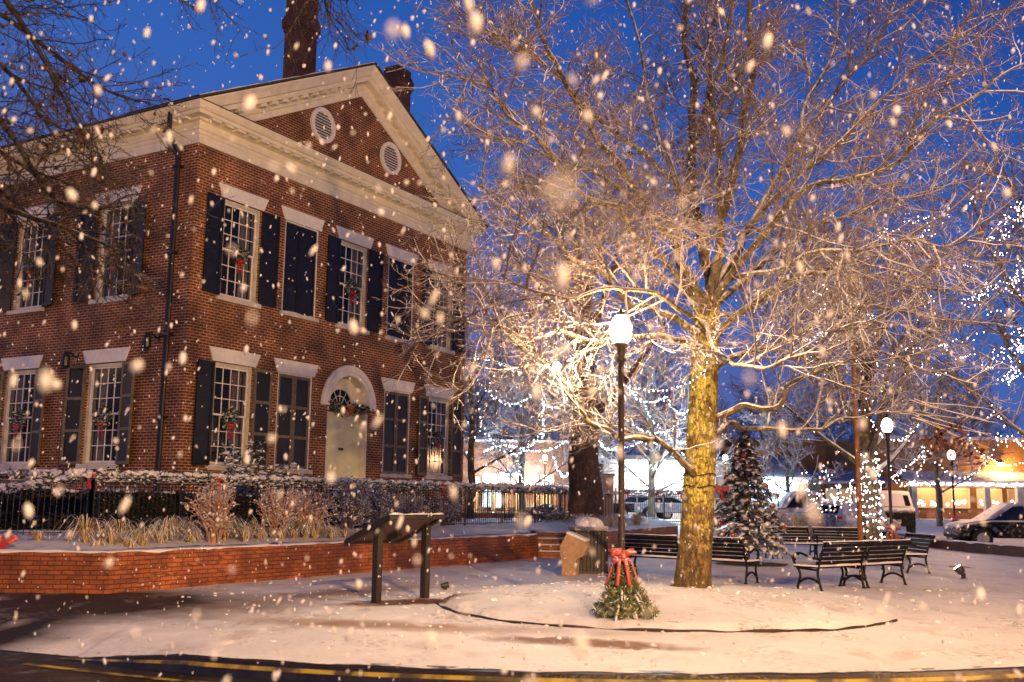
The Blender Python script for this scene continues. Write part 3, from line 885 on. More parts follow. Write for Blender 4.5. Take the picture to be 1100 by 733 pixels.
# roof
mb = MB()
for sgn in (-1, 1):
    X = lambda s: s if sgn < 0 else 2 * APX - s
    mb.quad((X(-.53), -.54, EAV + .035), (APX, -.54, APZ + .04), (APX, DEP + .5, APZ + .04), (X(-.53), DEP + .5, EAV + .035))
    mb.quad((X(-.53), -.54, EAV + .035), (APX, -.54, APZ + .04), (APX, -.54, APZ + .10), (X(-.53), -.54, EAV + .095))
    mb.quad((X(-.53), -.54, EAV + .095), (APX, -.54, APZ + .10), (APX, DEP + .5, APZ + .10), (X(-.53), DEP + .5, EAV + .095))
    mb.quad((X(-.53), -.54, EAV + .035), (X(-.53), DEP + .5, EAV + .035), (X(-.53), DEP + .5, EAV + .095), (X(-.53), -.54, EAV + .095))
rf = mb.build('roof', 'roof_dark', bld)
mb = MB()
for sgn in (-1, 1):
    X = lambda s: s if sgn < 0 else 2 * APX - s
    n = 60
    for i in range(n):
        t0, t1 = i / n, (i + 1) / n
        def zz(t): return EAV + .10 + (APZ - EAV) * t + .004 + max(0, .015 + .03 * noise.noise(Vector((t * 14, sgn, 0))))
        def xx(t): return X(-.53 + (APX + .53) * t)
        mb.quad((xx(t0), -.50, zz(t0)), (xx(t1), -.50, zz(t1)), (xx(t1), 2.5, zz(t1)), (xx(t0), 2.5, zz(t0)))
        mb.quad((xx(t0), -.50, zz(t0) - .05), (xx(t1), -.50, zz(t1) - .05), (xx(t1), -.50, zz(t1)), (xx(t0), -.50, zz(t0)))
mb.build('snow_cap', 'snow', rf, smooth=False)
for s0, ZC in ((4.27, .35), (9.09, 0)):
    mb = MB(); t0 = .8
    mb.box(s0, s0 + .75, t0, t0 + .6, 12.0, 15.2)
    mb.box(s0 - .03, s0 + .78, t0 - .03, t0 + .63, 15.2, 15.32); mb.box(s0 - .07, s0 + .82, t0 - .07, t0 + .67, 15.32, 15.62)
    mb.box(s0 - .035, s0 + .785, t0 - .035, t0 + .635, 15.62, 15.72); mb.box(s0 + .0, s0 + .75, t0, t0 + .6, 15.72, 15.98 + ZC * 3)
    ch = mb.build('chimney', 'chimney_brick', rf, recalc=True)
# round louvred vents
for vc in (4.53, 7.77):
    mb = MB(); n = 28; zc = 12.15
    for i in range(n):
        w0, w1 = 2 * PI * i / n, 2 * PI * (i + 1) / n
        P = lambda r, w, d: (vc + r * math.cos(w), d, zc + r * math.sin(w))
        mb.quad(P(.40, w0, -.05), P(.52, w0, -.05), P(.52, w1, -.05), P(.40, w1, -.05)); mb.quad(P(.52, w0, -.05), P(.52, w0, .03), P(.52, w1, .03), P(.52, w1, -.05)); mb.quad(P(.40, w0, .03), P(.40, w0, -.05), P(.40, w1, -.05), P(.40, w1, .03))
    v_ = mb.build('round_vent', 'stone_white', bld)
    mb = MB()
    for k in range(9):
        z = zc - .34 + k * .085; h = math.sqrt(max(0, .40 ** 2 - (z - zc) ** 2))
        mb.quad((vc - h, -.03, z - .01), (vc + h, -.03, z - .01), (vc + h, .012, z + .055), (vc - h, .012, z + .055))
    mb.build('louvres', 'stone_white', v_)
    mb = MB(); mb.v = [(vc + .41 * math.cos(2 * PI * k / n), .014, zc + .41 * math.sin(2 * PI * k / n)) for k in range(n)]; mb.f = [tuple(range(n))]; mb.m = [0]
    mb.build('vent_backing', 'dark_room', v_)
# downspout near the corner on the left wall
mb = MB()
P = [Vector((-.40, .62, 10.95)), Vector((-.40, .62, 10.5)), Vector((-.30, .6, 10.25)), Vector((-.10, .57, 9.95)), Vector((-.09, .57, 6)), Vector((-.09, .57, .8))]
mb.tube(P, .06, 8)
for z in (9.6, 7.4, 5.4, 3.4): mb.box(-.17, -.005, .46, .68, z, z + .06)
mb.build('downspout', 'iron', bld, recalc=False)
# small fixtures on the left wall
for a, z in ((3.95, 5.05), (.98, 5.35)):
    mb = MB(); mb.box(-.04, .0, a - .06, a + .06, z - .1, z + .12); mb.tube([Vector((-.02, a, z)), Vector((-.22, a, z + .12)), Vector((-.30, a, z + .05))], .02, 6)
    mb.lathe([(.0, .14), (.05, .13), (.09, .0), (.10, -.22), (.06, -.26), (0, -.27)], (-.32, a, z - .02), 10)
    mb.build('wall_lantern', 'iron', bld)

LM = Matrix.Translation((C0.x, C0.y, 0)) @ Matrix.Rotation(TH, 4, 'Z')
def bw(a, d, z): return LM @ Vector((a, d, z))
# wreaths on the windows
def wreath(T, c, z, d, label):
    o = thing('wreath', label, 'wreath', tuple(bw(*T(c, d, z))), TH if T is TF else TH + PI / 2, 'green wreaths with red bows on the courthouse windows')
    # local x along wall, y outward-ish
    mb = MB(); r = random.Random(int(c * 100 + z * 7))
    for k in range(420):
        w = r.uniform(0, 2 * PI); rr = .20 + r.gauss(0, .045)
        mb.leaf((rr * math.cos(w), r.gauss(0, .03), rr * math.sin(w)), .09, .03, 0, r)
    mb.build('greenery', 'garland_leaf', o)
    mb = MB(); sy = -.05 if T is TF else .05
    for sx in (-1, 1):
        mb.blob((sx * .07, sy, -.17), .075, .03, .05, 0, 1, .2, r)
        mb.quad((sx * .01, sy, -.18), (sx * .055, sy, -.18), (sx * .10, sy, -.52), (sx * .05, sy, -.50))
    mb.blob((0, sy, -.17), .03, .035, .03, 0, 1, .1, r)
    mb.build('bow', 'ribbon_red', o)
wreath(TF, BAYS[0], 7.70, .04, 'wreath on the upper front window nearest the building corner')
wreath(TF, BAYS[2], 7.70, .04, 'wreath on the upper window directly above the arched door')
wreath(TF, BAYS[4], 7.70, .04, 'wreath on the upper window behind the snowy branch tips')
wreath(TF, BAYS[0], 3.50, .04, 'wreath on the lower front window beside the snowy evergreen shrub')
wreath(TF, BAYS[4], 3.50, .04, 'wreath on the lower front window farthest from the building corner')
wreath(TL, LB[0], 3.50, .04, 'wreath on the lower side window nearest the downspout')
wreath(TL, LB[1], 3.50, .04, 'wreath on the lower side window cut by the left picture edge')
wreath(TL, LB[0], 7.70, .04, 'wreath on the upper side window nearest the downspout')
wreath(TL, LB[1], 7.65, .04, 'wreath on the upper side window behind the dark branches')
# garland over the door
o = thing('door_garland', 'green garland with an orange centrepiece hung across the arched doorway', 'garland', tuple(bw(6.17, .1, 4.2)), TH)
mb = MB(); r = random.Random(3)
for k in range(900):
    x = r.uniform(-.98, .98); mb.leaf((x, r.gauss(-.05, .05), -.03 - .06 * (1 - abs(x)) + r.gauss(0, .07)), .12, .045, 0, r)
mb.build('greenery', 'garland_leaf', o)
mb = MB(); mb.blob((0, -.14, -.12), .15, .08, .15, 0, 2, .5, r); mb.build('centrepiece', 'ornament_orange', o)

# ------------------------------------------------------------------ fences and their garlands
def fence(name, P, z0, z1, label, post_every=2.3, step=.115, group=None):
    o = thing(name, label, 'fence', (P[0].x, P[0].y, 0))
    off = P[0]
    pk, rl = MB(), MB()
    for a, b in zip(P, P[1:]):
        a2, b2 = a - off, b - off; L = (b - a).length; d = (b - a) / L
        for z in (z0 + .10, z1 - .10, z1 - .02):
            rl.tube([Vector((a2.x, a2.y, z)), Vector((b2.x, b2.y, z))], .017, 4)
        n = int(L / step)
        for i in range(n):
            q = a2 + d * (i + .5) * step
            pk.tube([Vector((q.x, q.y, z0 + .04)), Vector((q.x, q.y, z1 - .02))], .009, 4)
        m_ = max(1, round(L / post_every))
        for i in range(m_ + (1 if b is P[-1] else 0)):
            q = a2 + d * (L * i / m_)
            po = MB(); po.box(-.03, .03, -.03, .03, z0 - .12, z1 + .05); po.box(-.04, .04, -.04, .04, z1 + .05, z1 + .065); po.blob((0, 0, z1 + .10), .035, .035, .04, 0, 1, 0)
            po.build('post', 'iron', o, recalc=True, loc=(q.x, q.y, 0))
    rl.build('rail', 'iron_snowy', o); pk.build('pickets', 'iron', o)
    return o
def pts_on(P, step):
    out = []
    for a, b in zip(P, P[1:]):
        L = (b - a).length; n = max(1, int(L / step))
        out += [a + (b - a) * (i / n) for i in range(n)]
    return out + [P[-1]]
def garland(P, rad, label, seed, sag=0, snow=1.0, leafn=10, bows=4.2, step=.05, zt=1.93):
    """P: 3-D polyline; bushy greenery with snow heaped along the top"""
    r = random.Random(seed)
    o = thing('garland', label, 'garland', tuple(P[0])); off = P[0]
    g_, s_, b_ = MB(), MB(), MB(); acc = 1.0
    pp = pts_on(P, step)
    for i, p in enumerate(pp):
        p = p - off; k = 1 + .35 * noise.noise(Vector((i * .13, seed, 0)))
        for _ in range(leafn):
            g_.leaf((p.x + r.gauss(0, rad * .6), p.y + r.gauss(0, rad * .6), p.z + r.gauss(-rad * .25, rad * .5) * k), .11, .035, 0, r)
        if r.random() < .85 * snow:
            s_.blob((p.x + r.gauss(0, rad * .35), p.y + r.gauss(0, rad * .35), p.z + rad * (.45 + r.uniform(-.25, .25)) * k), r.uniform(.05, .11), r.uniform(.05, .11), r.uniform(.03, .06), 0, 1, .4, r)
        if r.random() < .8 * snow:
            s_.blob((p.x + r.gauss(0, rad * .7), p.y - abs(r.gauss(0, rad * .7)), p.z - rad * r.uniform(-.2, .7)), r.uniform(.02, .05), r.uniform(.02, .05), r.uniform(.015, .03), 0, 1, .4, r)
        acc += step
        if acc > bows:
            acc = r.uniform(-.4, .4)
            for sx in (-1, 1): b_.blob((p.x + sx * .06, p.y - rad * .9, p.z), .07, .03, .05, 0, 1, .3, r)
            b_.quad((p.x - .02, p.y - rad, p.z), (p.x + .03, p.y - rad, p.z), (p.x + .07, p.y - rad, p.z - .26), (p.x + .0, p.y - rad, p.z - .24))
    g_.build('greenery', 'garland_leaf', o); s_.build('snow_cap', 'snow_clump', o, smooth=True)
    if b_.v: b_.build('bows', 'ribbon_red', o)
    return o
FA, FB = Vector((-7.9, 19.45)), Vector((1.95, 36.35))
FL = Vector((-20, 19.3))
fence('iron_fence', [FA, FB], .78, 1.93, 'long black iron picket fence along the courthouse front above the garden wall')
fence('iron_fence', [FL, FA], .78, 1.93, 'black iron picket fence at the left edge in front of the courthouse side wall')
V3 = lambda p, z: Vector((p.x, p.y, z))
garland([V3(FA, 1.95), V3(FB, 1.97)], .135, 'thick snow covered garland along the top of the long front fence', 1, leafn=9)
garland([V3(FL, 1.97), V3(FA, 1.95)], .11, 'snow dusted garland along the top rail of the left fence', 2, leafn=7)
sw = []
for k in range(25):
    t = k / 24; x = -11.4 + 3.45 * t; sw.append(Vector((x, 19.33, 1.52 + .42 * t ** 1.6)))
garland(sw, .07, 'drooping garland swag hung across the pickets of the left fence', 5, leafn=7)
sw = []
# fence and garland far behind the steps, and one behind the bench wall
fence('iron_fence', [Vector((-3.4, 42)), Vector((1.6, 42.5))], 1.05, 2.1, 'distant black iron fence standing on a low brick wall past the courthouse corner')
wall_run('low_brick_wall', Vector((-3.6, 41.9)), Vector((3.2, 42.3)), .3, .5, 1.04, 'low distant brick wall under the far iron fence past the courthouse corner', 'wall', brick='far_brick')
F2a, F2b = Vector((4.3, 40)), Vector((12, 46))
fence('iron_fence', [F2a, F2b], .7, 1.9, 'black iron fence seen between the lamp post and the big trunk')
garland([V3(F2a, 1.95), V3(F2b, 1.95)], .12, 'snowy garland with red bows on the fence between lamp post and big trunk', 9, leafn=8, bows=1.4)
garland([Vector((-.2, 38.9, 1.95)), Vector((4.1, 39.6, 1.85))], .09, 'snowy garland on the fence rail behind the steps', 10, leafn=7)
fence('iron_fence', [Vector((-.2, 39)), Vector((4.1, 39.8))], .75, 1.95, 'iron fence behind the steps, in front of the thick dark trunk')
# red bow hanging at the far left edge
o = thing('red_bow', 'large red ribbon bow with tails on the garden wall at the left picture edge', 'bow', tuple(at(-1, 590, 17.0)))
mb = MB(); r = random.Random(4)
for sx in (-1, 1): mb.blob((sx * .13, 0, .16), .14, .06, .10, 0, 2, .3, r)
mb.blob((0, -.02, .16), .05, .05, .05, 0, 1, .1)
mb.build('loops', 'bow_pink', o)
mb = MB()
for sx in (-1, 1): mb.prism([(sx * .01, .14), (sx * .08, .14), (sx * .16, -.5), (sx * .04, -.46)], -.02, .0)
mb.build('tails', 'ribbon_red', o)

# ------------------------------------------------------------------ branching plants
def rvec(r): return Vector((r.gauss(0, 1), r.gauss(0, 1), r.gauss(0, 1))).normalized()
def shoot(r, p, d, L, n, bend, lift):
    """wandering polyline"""
    pts = [p.copy()]; d = d.normalized(); st = L / n
    for i in range(n):
        d = (d + rvec(r) * bend + Vector((0, 0, lift))).normalized()
        p = p + d * st; pts.append(p.copy())
    return pts
def taper(r0, r1, n): return [r0 + (r1 - r0) * i / n for i in range(n + 1)]
def branch_off(r, pts, t, spread, flat=.0):
    k = t * (len(pts) - 1); i = min(int(k), len(pts) - 2); f = k - i
    p = pts[i].lerp(pts[i + 1], f); d = (pts[i + 1] - pts[i]).normalized()
    s = d.cross(rvec(r))
    if s.length < .01: s = d.orthogonal()
    s.normalize()
    if flat: s.z *= (1 - flat); s.normalize()
    a = r.gauss(spread, .18)
    return p, (d * math.cos(a) + s * math.sin(a)).normalized()
def crown(mb, r, limbs, cfg, bounds=None):
    """cfg: list of (per_metre, len_lo, len_hi, r0, r1, segs, sides, bend, lift, spread)"""
    cur = limbs
    for lv, (pm, l0, l1, r0, r1, sg, sd, bend, lift, spread) in enumerate(cfg):
        nxt = []
        for pts in cur:
            L = sum((b - a).length for a, b in zip(pts, pts[1:]))
            n = max(1, int(L * pm + r.random()))
            for k in range(n):
                t = (.22 if lv == 0 else .12) + (.88 if lv else .78) * (k + r.random()) / n
                if t > 1: t = 1
                p, d = branch_off(r, pts, min(t, .999), spread, .25)
                ln = r.uniform(l0, l1) * (1.15 - .55 * t)
                q = shoot(r, p, d, ln, sg, bend, lift)
                if bounds and not bounds(q[-1]): continue
                w = (1.1 - .4 * t)
                mb.tube(q, taper(r0 * w, r1, sg), sd, 0, False)
                nxt.append(q)
            # leader tip
        cur = nxt
    return cur
def smooth_path(P, n=5):
    out = []
    for i in range(len(P) - 1):
        p0 = P[max(i - 1, 0)]; p1 = P[i]; p2 = P[i + 1]; p3 = P[min(i + 2, len(P) - 1)]
        for k in range(n):
            t = k / n
            out.append(.5 * ((2 * p1) + (-p0 + p2) * t + (2 * p0 - 5 * p1 + 4 * p2 - p3) * t * t + (-p0 + 3 * p1 - 3 * p2 + p3) * t ** 3))
    out.append(P[-1]); return out

# the big tree on the mound: trunk and limbs follow the photograph, each limb with its own depth
lamp_p = at(668, 660, 13.75)
big = thing('bare_tree', 'large bare snow dusted tree with yellow lichen trunk on the round snowy mound', 'tree', (0, 0, 0))
r = random.Random(11)
tb = MB()
TY = 17.2
def L_(*a): return smooth_path([at(u, v, y) for u, v, y in a], 4)
def rad(pts, a, b, e=1.0): n = len(pts) - 1; return [a + (b - a) * (i / n) ** e for i in range(n + 1)]
trunk = L_((743, 640, TY), (745, 612, TY), (749, 560, TY), (752, 500, TY), (755, 440, TY), (757, 390, TY), (759, 345, TY), (761, 318, TY))
k_ = len(trunk) - 1
tr_r = []
for i in range(k_ + 1):
    t = i / k_
    tr_r.append(.40 if i == 0 else (.29 + .09 * math.exp(-i / 2.2)) * (1 - .27 * t))
tb.tube(trunk, tr_r, 18, 0)
# root flare
for w in range(7):
    a = w * 2 * PI / 7 + .3; p = Vector((trunk[1].x, trunk[1].y, .42)); q = p + Vector((math.cos(a) * .50, math.sin(a) * .50, -.33))
    tb.tube([p, p.lerp(q, .5) + Vector((0, 0, -.10)), q + Vector((0, 0, -.02))], [.16, .12, .05], 8)
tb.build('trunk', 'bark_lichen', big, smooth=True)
tb = MB()
LIMBS = []
def limb(a, r0, r1, e=.8):
    pts = L_(*a); ox = r.random() * 90
    for i in range(1, len(pts)):
        k = min(1, i / 8) * .16; pts[i] = pts[i] + Vector((noise.noise(Vector((i * .31, ox, 0))), noise.noise(Vector((i * .31, ox, 9))), noise.noise(Vector((i * .31, ox, 19))))) * k
    LIMBS.append(pts); tb.tube(pts, rad(pts, r0 * .76, r1 * .65, e), 10 if r0 > .07 else 7, 0)
# leaders
limb([(761, 330, 17.2), (763, 300, 17.3), (748, 250, 17.3), (742, 190, 17.3), (741, 120, 17.4), (738, 50, 17.5), (734, -40, 17.6), (730, -130, 17.7)], .16, .05)
limb([(762, 330, 17.2), (768, 290, 17.0), (776, 240, 16.8), (789, 190, 16.6), (800, 130, 16.4), (806, 60, 16.2), (812, -30, 16), (815, -120, 15.8)], .14, .04)
limb([(764, 325, 17.3), (785, 280, 17.6), (806, 240, 18.0), (835, 190, 18.5), (860, 140, 19.0), (885, 70, 19.5), (905, -20, 20)], .13, .035)
limb([(760, 340, 17.1), (742, 300, 16.5), (720, 262, 15.8), (690, 215, 15.0), (655, 165, 14.3), (620, 110, 13.8), (590, 50, 13.4), (560, -30, 13)], .12, .03)
limb([(745, 245, 17.3), (725, 200, 17.9), (705, 140, 18.6), (690, 70, 19.2), (670, -20, 20)], .09, .03)
limb([(742, 180, 17.3), (755, 120, 17), (765, 60, 16.8), (772, -30, 16.5)], .08, .03)
limb([(776, 240, 16.8), (770, 180, 16.2), (768, 110, 15.6), (778, 40, 15.0), (785, -50, 14.5)], .07, .025)
# left side
limb([(752, 360, 17.1), (730, 345, 16.8), (700, 332, 16.4), (672, 318, 16.0), (640, 290, 15.6), (600, 262, 15.1), (560, 232, 14.7), (515, 200, 14.3)], .10, .025)
limb([(754, 375, 17.0), (735, 368, 16.4), (705, 362, 15.8), (660, 366, 15.2), (620, 362, 14.7), (570, 360, 14.2), (520, 352, 13.8), (480, 345, 13.5)], .08, .02)
limb([(752, 530, 17.25), (747, 514, 17.1), (736, 497, 16.95), (722, 485, 16.8), (706, 477, 16.6), (685, 470, 16.3), (655, 468, 16.0), (632, 452, 15.6), (612, 422, 15.2), (596, 400, 14.8), (560, 370, 14.3), (530, 345, 13.8), (505, 330, 13.4)], .10, .02, .7)
limb([(700, 476, 16.5), (672, 462, 16.7), (645, 450, 16.9), (615, 428, 17.1), (585, 405, 17.3), (550, 395, 17.4), (515, 388, 17.4)], .055, .015)
limb([(742, 260, 17.3), (712, 232, 17.6), (680, 215, 18.0), (640, 190, 18.5), (600, 170, 19.0), (550, 150, 19.6), (500, 130, 20)], .08, .02)
limb([(756, 350, 17.1), (740, 320, 17.9), (705, 290, 18.9), (670, 262, 19.8), (620, 245, 20.6), (560, 240, 21.4)], .07, .02)
limb([(758, 335, 17.1), (722, 290, 16.0), (690, 255, 14.9), (655, 225, 13.8), (610, 190, 12.9), (560, 130, 12.2), (520, 80, 11.8)], .08, .02)
# right side
limb([(762, 372, 17.2), (785, 345, 17.0), (812, 318, 16.6), (845, 300, 16.2), (880, 292, 15.8), (930, 300, 15.5), (985, 310, 15.2), (1040, 318, 15)], .10, .02)
limb([(760, 400, 17.2), (790, 382, 17.4), (830, 372, 17.7), (868, 350, 18.0), (905, 335, 18.4), (950, 330, 18.8), (1010, 345, 19.2), (1070, 350, 19.5)], .09, .02)
limb([(764, 452, 17.2), (790, 440, 17.0), (812, 436, 16.8), (835, 430, 16.6), (860, 412, 16.3), (890, 400, 16.0), (935, 385, 15.7), (990, 398, 15.4), (1050, 410, 15)], .095, .02)
limb([(766, 470, 17.2), (778, 458, 17.3), (800, 455, 17.6), (835, 463, 18.0), (880, 462, 18.5), (915, 448, 19.0), (960, 440, 19.5), (1010, 446, 20), (1060, 452, 20.4)], .085, .02)
limb([(764, 330, 17.2), (800, 300, 17.6), (840, 262, 18.0), (880, 240, 18.4), (930, 225, 18.8), (990, 210, 19.2), (1050, 190, 19.6)], .10, .02)
limb([(765, 325, 17.1), (805, 270, 16.2), (850, 225, 15.4), (905, 190, 14.7), (960, 165, 14.1), (1020, 120, 13.6), (1070, 80, 13.2)], .10, .02)
limb([(800, 250, 17.9), (840, 205, 17.5), (890, 160, 17.1), (945, 110, 16.8), (1000, 60, 16.5), (1050, 10, 16.2)], .075, .02)
limb([(780, 300, 17.0), (830, 290, 16.0), (880, 270, 15.0), (940, 262, 14.1), (1000, 262, 13.3), (1060, 250, 12.7)], .07, .02)
limb([(770, 340, 17.3), (810, 330, 18.6), (860, 300, 19.8), (920, 275, 21), (990, 270, 22)], .07, .02)
limb([(845, 180, 18.6), (880, 120, 18.2), (920, 70, 17.8), (960, 10, 17.5), (990, -60, 17.2)], .055, .02)
limb([(758, 345, 17.0), (770, 380, 15.8), (800, 395, 14.8), (840, 388, 13.9), (890, 360, 13.2), (950, 350, 12.6)], .06, .02)
limb([(745, 215, 17.3), (700, 175, 16.6), (650, 130, 16), (600, 80, 15.5), (550, 45, 15.1), (500, 20, 14.8)], .07, .02)
limb([(760, 360, 16.9), (735, 335, 15.4), (690, 310, 14.2), (640, 320, 13.2), (590, 315, 12.4), (540, 300, 11.8)], .06, .02)
tb.build('limbs', 'bark_limb', big, smooth=True)
cb = MB()
CFG = [(3.3, .9, 2.3, .020, .007, 7, 5, .20, .05, .85),
       (5.6, .35, 1.15, .0082, .0042, 5, 3, .26, .02, .80),
       (8.2, .14, .50, .0046, .0028, 3, 3, .30, .01, .80),
       (9.0, .06, .20, .0034, .0024, 2, 3, .30, .0, .80)]
crown(cb, r, LIMBS, CFG, lambda q: q.z > 2.35 and not (q.z < 3.1 and q.x > 3.6) and (q - Vector((lamp_p.x, 13.75, 3.9))).length > .95)
cb.build('crown', 'twig_crust', big)
# old wire bands round the trunk
mb = MB()
for z in (1.85, 2.05):
    k = min(range(len(trunk)), key=lambda i: abs(trunk[i].z - z)); c = trunk[k]
    rr = tr_r[k] + .012
    mb.tube([Vector((c.x + rr * math.cos(a * PI / 12), c.y + rr * math.sin(a * PI / 12), z + .02 * math.sin(a))) for a in range(25)], .009, 4)
mb.build('wire_band', 'iron', big)

# ------------------------------------------------------------------ generic trees
def tree(name, label, x, y, z0, H, R0, spread, seed, barkm='bark_dark', twig='twig_bg', nl=10, dens=1.0, fork=.3, lean=(0, 0), twr=1.0, group=None, lv=3):
    r = random.Random(seed)
    o = thing(name, label, 'tree', (x, y, z0), 0, group)
    t_ = MB(); tp = [Vector((0, 0, -.2))]
    n = 8
    for i in range(1, n + 1):
        tp.append(Vector((lean[0] * i / n + r.gauss(0, .04) * R0 * 3, lean[1] * i / n + r.gauss(0, .04) * R0 * 3, H * .62 * i / n)))
    tp = smooth_path(tp, 3)
    m_ = len(tp) - 1
    t_.tube(tp, [R0 * (1.25 if i == 0 else 1 + .15 * math.exp(-i / 2)) * (1 - .6 * i / m_) for i in range(m_ + 1)], 12)
    lbs = []
    for k in range(nl):
        t = fork + (1 - fork) * k / max(1, nl - 1); i = min(int(t * m_), m_)
        a = k * 2.4 + r.uniform(-.4, .4); p = tp[i]
        el = .25 + .9 * t
        d = Vector((math.cos(a) * math.cos(el), math.sin(a) * math.cos(el), math.sin(el)))
        L = spread * r.uniform(.8, 1.15) * (1.15 - .45 * t)
        q = shoot(r, p, d, L, 8, .10, .035); lbs.append(q)
        t_.tube(q, taper(R0 * .36 * (1.1 - .4 * t), .018, 8), 7)
    t_.build('trunk', barkm, o, smooth=True)
    c_ = MB()
    k = spread / 5
    cfg = [(1.7 * dens / k, 1.0 * k, 2.6 * k, .026 * twr, .010 * twr, 5, 4, .16, .04, .8),
           (3.4 * dens / k, .45 * k, 1.3 * k, .013 * twr, .007 * twr, 3, 3, .2, .03, .75),
           (5.5 * dens / k, .2 * k, .6 * k, .009 * twr, .005 * twr, 2, 3, .25, .02, .7)][:lv]
    crown(c_, r, lbs, cfg)
    c_.build('crown', twig, o)
    return o, tp, lbs
p = at(628, 548, 38)
tree('bare_tree', 'thick dark brown trunk standing behind the steps left of the lamp post', p.x, p.y, .7, 15, .66, 6.5, 21, 'bark_dark', 'twig_bg', 10, .9, .45, twr=1.5)
p = at(505, 545, 40)
_, _, LT1 = tree('bare_tree', 'slim bare tree just past the right corner of the courthouse', p.x, p.y, .7, 9, .17, 3.6, 22, 'bark_grey', 'twig_bg', 9, 1.0, .35, twr=1.4)
p = at(560, 545, 62)
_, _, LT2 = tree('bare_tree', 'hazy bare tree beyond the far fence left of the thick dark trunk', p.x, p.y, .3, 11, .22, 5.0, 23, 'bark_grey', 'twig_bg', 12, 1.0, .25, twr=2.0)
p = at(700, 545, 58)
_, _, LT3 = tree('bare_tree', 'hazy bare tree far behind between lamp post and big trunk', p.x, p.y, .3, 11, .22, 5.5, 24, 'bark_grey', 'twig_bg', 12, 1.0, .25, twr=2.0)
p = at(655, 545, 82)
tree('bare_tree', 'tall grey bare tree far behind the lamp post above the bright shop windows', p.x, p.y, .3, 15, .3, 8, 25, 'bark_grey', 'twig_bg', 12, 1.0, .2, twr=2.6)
p = at(936, 592, 34)
LTX = p
_, LTP, LT4 = tree('bare_tree', 'tree with its trunk wrapped in white mini lights behind the park benches', p.x, p.y, 0, 10.5, .34, 5.2, 26, 'bark_limb', 'twig_crust', 16, 1.2, .38, twr=1.0)
p = at(848, 592, 58)
_, _, LT5 = tree('bare_tree', 'small pale bare tree in front of the grey roofed shop', p.x, p.y, .2, 8.5, .15, 3.8, 27, 'bark_grey', 'twig_bg', 10, .9, .3, twr=1.8)
p = at(1150, 592, 30)
_, _, LT6 = tree('bare_tree', 'bare tree at the right picture edge with white lights along its branches', p.x, p.y, 0, 14, .3, 6.0, 28, 'bark_grey', 'twig_crust', 14, 1.1, .3, twr=1.2)
p = at(1010, 570, 66)
tree('bare_tree', 'leafless tree in front of the orange wall of the right shop', p.x, p.y, .3, 11, .2, 5.0, 29, 'bark_grey', 'twig_bg', 11, 1.0, .3, twr=2.0)
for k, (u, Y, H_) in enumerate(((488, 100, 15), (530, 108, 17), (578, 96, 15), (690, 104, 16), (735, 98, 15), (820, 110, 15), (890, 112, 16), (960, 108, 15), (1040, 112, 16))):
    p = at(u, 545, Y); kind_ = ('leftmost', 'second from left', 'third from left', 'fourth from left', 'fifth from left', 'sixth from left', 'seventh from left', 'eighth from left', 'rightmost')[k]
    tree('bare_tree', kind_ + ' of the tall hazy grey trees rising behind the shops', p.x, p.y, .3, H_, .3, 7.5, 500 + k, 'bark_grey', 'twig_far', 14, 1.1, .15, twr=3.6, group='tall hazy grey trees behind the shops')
# dark tree off the left edge, its drooping seed-hung branches reach into the picture
big2 = thing('bare_tree', 'dark tree with drooping branches and seed balls at the upper left', 'tree', (0, 0, 0))
r = random.Random(31); mb = MB(); LL = []
tpt = [Vector((-8.4, 10.5, -.2)), Vector((-8.3, 10.6, 2.5)), Vector((-8.1, 10.8, 5)), Vector((-7.8, 11, 8)), Vector((-7.4, 11.2, 12))]
mb.tube(smooth_path(tpt, 4), [.34 - .014 * i for i in range(17)], 12)
def l2(a, r0, r1):
    q = L_(*a); LL.append(q); mb.tube(q, rad(q, r0, r1), 7)
l2([(-330, 60, 10.9), (-200, 40, 10.4), (-90, 70, 10), (0, 130, 9.7), (60, 215, 9.5), (130, 222, 9.4)], .06, .010)
l2([(-340, -100, 11), (-200, -120, 10.5), (-60, -70, 10), (20, 20, 9.8), (60, 90, 9.6), (95, 160, 9.5)], .055, .010)
l2([(-330, 140, 10.8), (-180, 150, 10.2), (-60, 190, 9.8), (10, 225, 9.6), (70, 245, 9.5), (130, 270, 9.4)], .055, .010)
l2([(-300, -200, 11), (-120, -180, 11), (40, -120, 11), (150, -70, 11), (220, -30, 11)], .05, .010)
l2([(-300, 100, 10.9), (-150, 140, 11), (-40, 180, 11.2), (30, 230, 11.4), (90, 290, 11.5)], .045, .010)
l2([(-300, -60, 10.9), (-120, -20, 11.4), (-10, 10, 11.9), (60, 60, 12.2), (110, 95, 12.4), (150, 110, 12.5)], .045, .009)
l2([(-280, -300, 11), (0, -260, 11), (200, -160, 10.6), (330, -60, 10.2), (350, 10, 10.1)], .08, .01)
l2([(-300, -80, 11), (-150, -60, 10.2), (-50, 20, 9.6), (20, 90, 9.2), (60, 150, 9.0)], .05, .009)
l2([(-300, 20, 11), (-160, 60, 10.8), (-60, 110, 10.8), (10, 170, 10.9), (80, 200, 11)], .05, .009)
mb.build('trunk', 'bark_black', big2, smooth=True)
mb = MB()
tips = crown(mb, r, LL, [(4.2, .5, 1.7, .009, .005, 6, 4, .24, -.05, .8), (7.5, .2, .7, .005, .0032, 4, 3, .3, -.06, .8), (9, .08, .26, .0034, .0024, 3, 3, .34, -.05, .8)])
mb.build('crown', 'twig_dark', big2)
mb = MB()
for q in tips:
    if r.random() < .05:
        c = q[-1]; mb.blob(c, .022, .022, .026, 0, 1, .35, r)
        if r.random() < .5:
            for _ in range(3): mb.leaf(c, .07, .04, 0, r)
tag(mb.build('seed_balls', 'dark_leaf', big2), kind='stuff')

